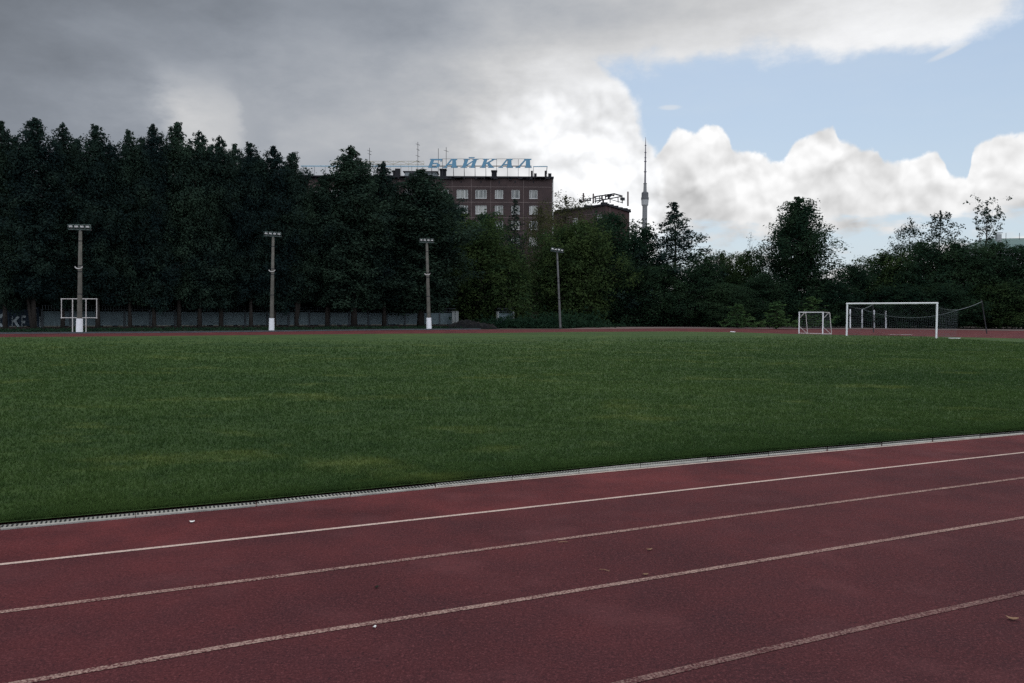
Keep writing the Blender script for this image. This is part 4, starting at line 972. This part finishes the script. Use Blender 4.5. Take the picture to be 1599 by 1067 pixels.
lat = empty('roof_lattice', (P(600, 255, YL).x, YL, ztop + 0.29), 'pale beige lattice structure standing at the back of the hotel roof', 'lattice')
lm_ = MB()
for x in range(518, 664, 12):
    t_ = P(x, 252, YL); lm_.bar((t_.x, YL, zr), t_, 0.06)
for k, x in enumerate(range(518, 652, 12)): lm_.bar(P(x, 252 if k % 2 else 256.5, YL), P(x + 12, 256.5 if k % 2 else 252, YL), 0.10)
lm_.bar(P(518, 252, YL), P(662, 252, YL), 0.08); lm_.bar(P(518, 257, YL), P(662, 257, YL), 0.08)
lm_.build('truss', M_['beige'], lat)

# ------------------------------------------------------------------ smaller brown block
YB = 205.0
c0, c1, c2 = P(862, 320, YB + 18), P(946, 319.5, YB), P(983, 323, YB + 14)
c0.z = c1.z = c2.z = 0; zt = P(946, 320.5, YB).z; bv = Vector((0, 26, 0))
blk = empty('brown_block', c1, 'smaller red-brown tiled block right of the hotel with tangled steel frames on its roof', 'building')
def face(m, a, b, z0, z1): m.quad(Vector((a.x, a.y, z0)), Vector((b.x, b.y, z0)), Vector((b.x, b.y, z1)), Vector((a.x, a.y, z1)))
g1 = c1 + (c2 - c1).normalized() * 0.55 + Vector((0, 0.5, 0)); g0 = c1
mb = MB(); face(mb, c0, c1, 0, zt); face(mb, c0 + bv, c0, 0, zt); mb.quad(*[Vector((p_.x, p_.y, zt)) for p_ in (c0, c1, c2, c2 + bv, c0 + bv)])
mb.build('wall', M_['brick'], blk)
mb = MB(); face(mb, g1, c2, 0, zt); face(mb, c2, c2 + bv, 0, zt); face(mb, c1, g1, 0, zt); mb.build('end_wall', M_['redbrick'], blk)
dl = (c1 - c0).normalized(); nl_ = Vector((dl.y, -dl.x, 0)); dr_ = (c2 - g1).normalized(); nr_ = Vector((dr_.y, -dr_.x, 0))
mb = MB()
for a_, b_, nn in ((c0, c1, nl_), (g1, c2, nr_)): mb.bar(a_ + nn * 0.15 + Vector((0, 0, zt + 0.14)), b_ + nn * 0.15 + Vector((0, 0, zt + 0.14)), 0.7, 0.42)
for k in range(26):
    t = random.random(); p_ = c0.lerp(c1, t) if k % 2 else g1.lerp(c2, t); mb.box(p_ + Vector((0, 1.2, zt + 0.45)), (0.5 + random.random() * 1.4, 0.6, 0.4 + 0.5 * random.random()))
mb.build('roof_edge', M_['tar'], blk)
mb = MB()
for z in (zt - 1.75, zt - 4.9): mb.bar(c0 + nl_ * 0.03 + Vector((0, 0, z)), c1 + nl_ * 0.03 - dl * 1.2 + Vector((0, 0, z)), 0.05, 0.10)
for t in (0.35, 0.56, 0.78): p_ = c0.lerp(c1, t) + nl_ * 0.025; mb.bar(p_ + Vector((0, 0, 4)), p_ + Vector((0, 0, zt - 0.1)), 0.07, 0.04)
mb.bar(c1.lerp(c2, 0.15) + nr_ * 0.12 + Vector((0, 0, 4)), c1.lerp(c2, 0.15) + nr_ * 0.12 + Vector((0, 0, zt - 0.1)), 0.10); mb.bar(c1.lerp(c2, 0.62) + nr_ * 0.03 + Vector((0, 0, 4)), c1.lerp(c2, 0.62) + nr_ * 0.03 + Vector((0, 0, zt - 0.1)), 0.07)
mb.build('panel_seam', M_['seam'], blk)
for t, dz in ((0.46, -3.2), (0.46, -6.3), (0.90, -3.2)):
    p_ = c0.lerp(c1, t) + nl_ * 0.05 + Vector((0, 0, zt + dz)); m = MB()
    for sx_ in (-0.9, -0.1, 0.9): m.box(p_ + dl * sx_, (0.12, 0.08, 1.75), dl)
    for sz_ in (-0.93, 0.93): m.box(p_ + Vector((0, 0, sz_)), (1.92, 0.08, 0.12), dl)
    wn = m.build('window', M_['frame'], blk)
    q_ = p_ - nl_ * 0.02; MB().quad(q_ - dl * 0.9 - Vector((0, 0, 0.9)), q_ + dl * 0.9 - Vector((0, 0, 0.9)), q_ + dl * 0.9 + Vector((0, 0, 0.9)), q_ - dl * 0.9 + Vector((0, 0, 0.9))).build('pane', M_['pane'], wn, recalc=False)
Yr = YB + 8
rfm = empty('roof_framework', P(945, 317, Yr), 'tangle of dark steel girders and letter backs on the smaller brown block', 'framework')
q = lambda x, y, dy=0: P(850 + x / 8, 280 + y / 8, Yr + dy)
m = MB()
for a_, b_, w_ in (((625, 220), (870, 182), 0.30), ((870, 182), (975, 212), 0.28), ((630, 276), (860, 236), 0.30), ((860, 236), (972, 214), 0.26), ((870, 180), (868, 208), 0.3), ((760, 190), (764, 250), 0.25), ((800, 188), (800, 240), 0.4),
                  ((720, 205), (722, 262), 0.4), ((690, 212), (690, 268), 0.22), ((640, 222), (640, 300), 0.25), ((690, 240), (722, 236), 0.3), ((764, 220), (830, 200), 0.35), ((800, 236), (840, 198), 0.3), ((830, 196), (868, 208), 0.25),
                  ((630, 250), (690, 236), 0.2), ((820, 240), (822, 296), 0.25), ((920, 224), (922, 290), 0.22), ((970, 214), (974, 300), 0.25), ((440, 262), (640, 230), 0.18), ((500, 270), (580, 262), 0.35), ((570, 236), (576, 270), 0.3), ((440, 262), (470, 290), 0.5),
                  ((660, 300), (735, 250), 0.22), ((735, 250), (735, 312), 0.5), ((960, 245), (994, 250), 0.7), ((830, 255), (980, 296), 0.15)):
    m.bar(q(*a_), q(*b_, dy=0.8), w_ * 0.95, w_ * 1.05)
m.build('girder', M_['darksteel'], rfm)
for x, y0, y1 in ((911, 301.5, 316), (926.5, 302.5, 317.5), (980.5, 299.5, 322)):
    a_, b_ = P(x, y0, YB + 10), P(x, y1, YB + 10); MB().tube([b_, a_], 0.22, 8).build('stub_mast', M_['seam'], rfm)

# ------------------------------------------------------------------ television tower
YT = 2475.0
tp = P(1007.2, 300, YT); tw = empty('television_tower', (tp.x, YT, 0), 'very tall slender concrete television tower with a needle antenna in the distance', 'tower')
hgt = lambda y: P(1007, y, YT).z
def lathe(name, prof, mat, n=20):
    MB().tube([(tp.x, YT, z) for z, _ in prof], [r_ for _, r_ in prof], n).build(name, mat, tw, False)
lathe('shaft', [(0, 30), (60, 13), (150, 9.5), (250, 7.8), (hgt(322), 7.4)], M_['tower'])
lathe('lower_pod', [(hgt(322), 8.0), (hgt(320.5), 10.2), (hgt(317), 10.6), (hgt(314), 11.0), (hgt(312.2), 11.4)], M_['towerwhite'])
lathe('upper_pod', [(hgt(312.1), 11.8), (hgt(309), 11.8), (hgt(308), 10.6), (hgt(301.5), 10.4), (hgt(299.6), 6.4)], M_['towerdark'])
lathe('antenna_base', [(hgt(299.5), 5.2), (hgt(290), 4.6), (hgt(287.4), 4.6), (hgt(287.2), 5.6), (hgt(286.4), 5.6), (hgt(286.2), 2.8)], M_['tower'])
lathe('antenna', [(hgt(286), 2.9), (hgt(268), 2.4), (hgt(252), 2.1), (hgt(240), 1.7), (hgt(228), 1.3), (hgt(221), 0.9), (hgt(214.5), 0.5)], M_['mast'])
m = MB()
for y, r_ in ((269, 4.2), (253, 3.8), (247, 3.0), (239, 3.2), (228, 2.6)): m.tube([(tp.x, YT, hgt(y)), (tp.x, YT, hgt(y - 1.2))], r_, 10)
m.build('platform', M_['mast'], tw)

# ------------------------------------------------------------------ green roofed house, far right
YG = 190.0
ga, gb_ = P(1530, 372, YG), P(1680, 364, YG); zl = P(1560, 388, YG).z; zrg = P(1580, 369.5, YG).z
hs = empty('green_roofed_house', ((ga.x + gb_.x) / 2, YG, 0), 'pale house with a green sheet metal roof showing over the trees at far right', 'house')
MB().box(((ga.x + gb_.x) / 2, YG + 6, zl / 2), (gb_.x - ga.x, 12, zl)).build('wall', M_['plaster'], hs)
x0, x1 = ga.x - 0.5, gb_.x + 0.5
m = MB(); m.v = [Vector(v) for v in ((x0, YG - 0.5, zl), (x1, YG - 0.5, zl), (x1, YG + 12.5, zl), (x0, YG + 12.5, zl), (x0 + 5, YG + 6, zrg), (x1, YG + 6, zrg + 0.4))]
m.f = [(0, 1, 5, 4), (2, 3, 4, 5), (0, 4, 3), (1, 2, 5), (0, 3, 2, 1)]
rfh = m.build('roof', M_['greenroof'], hs)
a_, b_ = P(1556, 365, YG + 4), P(1562.5, 365, YG + 4)
MB().box(((a_.x + b_.x) / 2, YG + 4, zrg - 0.2), (b_.x - a_.x, 0.9, 2.2)).box(((a_.x + b_.x) / 2, YG + 4, zrg + 1.22), (b_.x - a_.x + 0.35, 1.2, 0.16)).build('chimney', M_['plaster'], rfh)
m = MB()
for x in (1571, 1592): t_ = P(x, 364, YG + 5); m.bar((t_.x, YG + 5, zrg - 0.5), t_, 0.08)
m.build('roof_pipe', M_['steel'], rfh)

# ------------------------------------------------------------------ litter
def scrap(px, py, s, mat, name, label, cat, ang, z0=0.006, group=None, thick=0.003):
    p_ = G(px, py); n_ = 9; m = MB(); d = Vector((math.cos(ang), math.sin(ang), 0)); e = Vector((-d.y, d.x, 0))
    top = []
    for k in range(n_):
        t = 2 * math.pi * k / n_; rr = random.uniform(0.8, 1.1)
        top.append(p_ + d * (math.cos(t) * s[0] / 2 * rr) + e * (math.sin(t) * s[1] / 2 * rr) + Vector((0, 0, z0 + 0.004 + 0.25 * s[1] * (math.cos(t) ** 2) + 0.1 * s[1] * random.random())))
    c_ = p_ + Vector((0, 0, z0)); nv_ = len(m.v); m.v += top + [c_] + [v - Vector((0, 0, thick)) for v in top] + [c_ - Vector((0, 0, thick))]
    for k in range(n_):
        j = (k + 1) % n_; m.f.append((k, j, n_)); m.f.append((n_ + 1 + j, n_ + 1 + k, 2 * n_ + 1)); m.f.append((j, k, n_ + 1 + k, n_ + 1 + j))
    return tag(m.build(name, mat), label, cat, group)
scrap(300, 816.5, (0.045, 0.03), M_['paper'], 'paper_scrap', 'white paper scrap on the innermost track lane at left, below the drain channel', 'litter', 0.3)
scrap(585, 981.5, (0.022, 0.018), M_['paper'], 'paper_scrap', 'tiny white speck of paper beside the third lane line near the bottom', 'litter', 1.0)
scrap(1014, 860, (0.050, 0.02), M_['dryleaf'], 'fallen_leaf', 'small tan leaf just below the second lane line at centre right', 'leaf', 0.2, group='fallen leaves')
scrap(1580, 968.5, (0.065, 0.032), M_['dryleaf'], 'fallen_leaf', 'curled brown leaf below the fourth lane line at the bottom right', 'leaf', -0.5, group='fallen leaves')
scrap(1008, 899, (0.040, 0.018), M_['dryleaf'], 'fallen_leaf', 'brown leaf lying on the third lane line', 'leaf', 0.1, group='fallen leaves')
scrap(588, 919, (0.028, 0.02), M_['darkleaf'], 'fallen_leaf', 'small black leaf between second and third lane lines', 'leaf', 0.9, group='fallen leaves')
for px, py, a_, lab in ((879, 848, 0.15, 'thin pale straw just above the leaf between second and third lines'), (944, 892, -0.5, 'thin reddish straw just above the third lane line')):
    p_ = G(px, py); d = Vector((math.cos(a_), math.sin(a_), 0)) * 0.035
    tag(MB().tube([p_ - d + Vector((0, 0, 0.006)), p_ + Vector((0, 0, 0.010)), p_ + d + Vector((0, 0, 0.005))], 0.0022, 5).build('straw', M_['dryleaf']), lab, 'straw', 'straws on the track')
p_ = G(1490, 529.6); bd = MB().box(p_ + Vector((0, 0, 0.06)), (0.85, 0.10, 0.03), (1, 0.1, 0)); bd.box(p_ + Vector((0.3, 0.25, 0.045)), (0.4, 0.1, 0.03), (1, -0.3, 0))
tag(bd.build('white_board', M_['whitewash']), 'white board lying on the grass right of the large goal', 'board')
p_ = G(1143, 519.0); tag(MB().box(p_ + Vector((0, 0, 0.05)), (0.30, 0.2, 0.06), (1, 0.2, 0)).box(p_ + Vector((0.2, 0, 0.03)), (0.2, 0.2, 0.04), (1, -0.3, 0)).build('crumpled_sheet', M_['whitewash']), 'small pale crumpled sheet on the far bend of the track', 'litter')

# ------------------------------------------------------------------ render settings
vs = sc.view_settings; vs.view_transform = 'Standard'; vs.look = 'None'; vs.exposure = 0.0; vs.gamma = 1.0; vs.use_curve_mapping = False
sc.cycles.max_bounces = 6; sc.cycles.diffuse_bounces = 3; sc.cycles.transmission_bounces = 4; sc.cycles.use_denoising = False
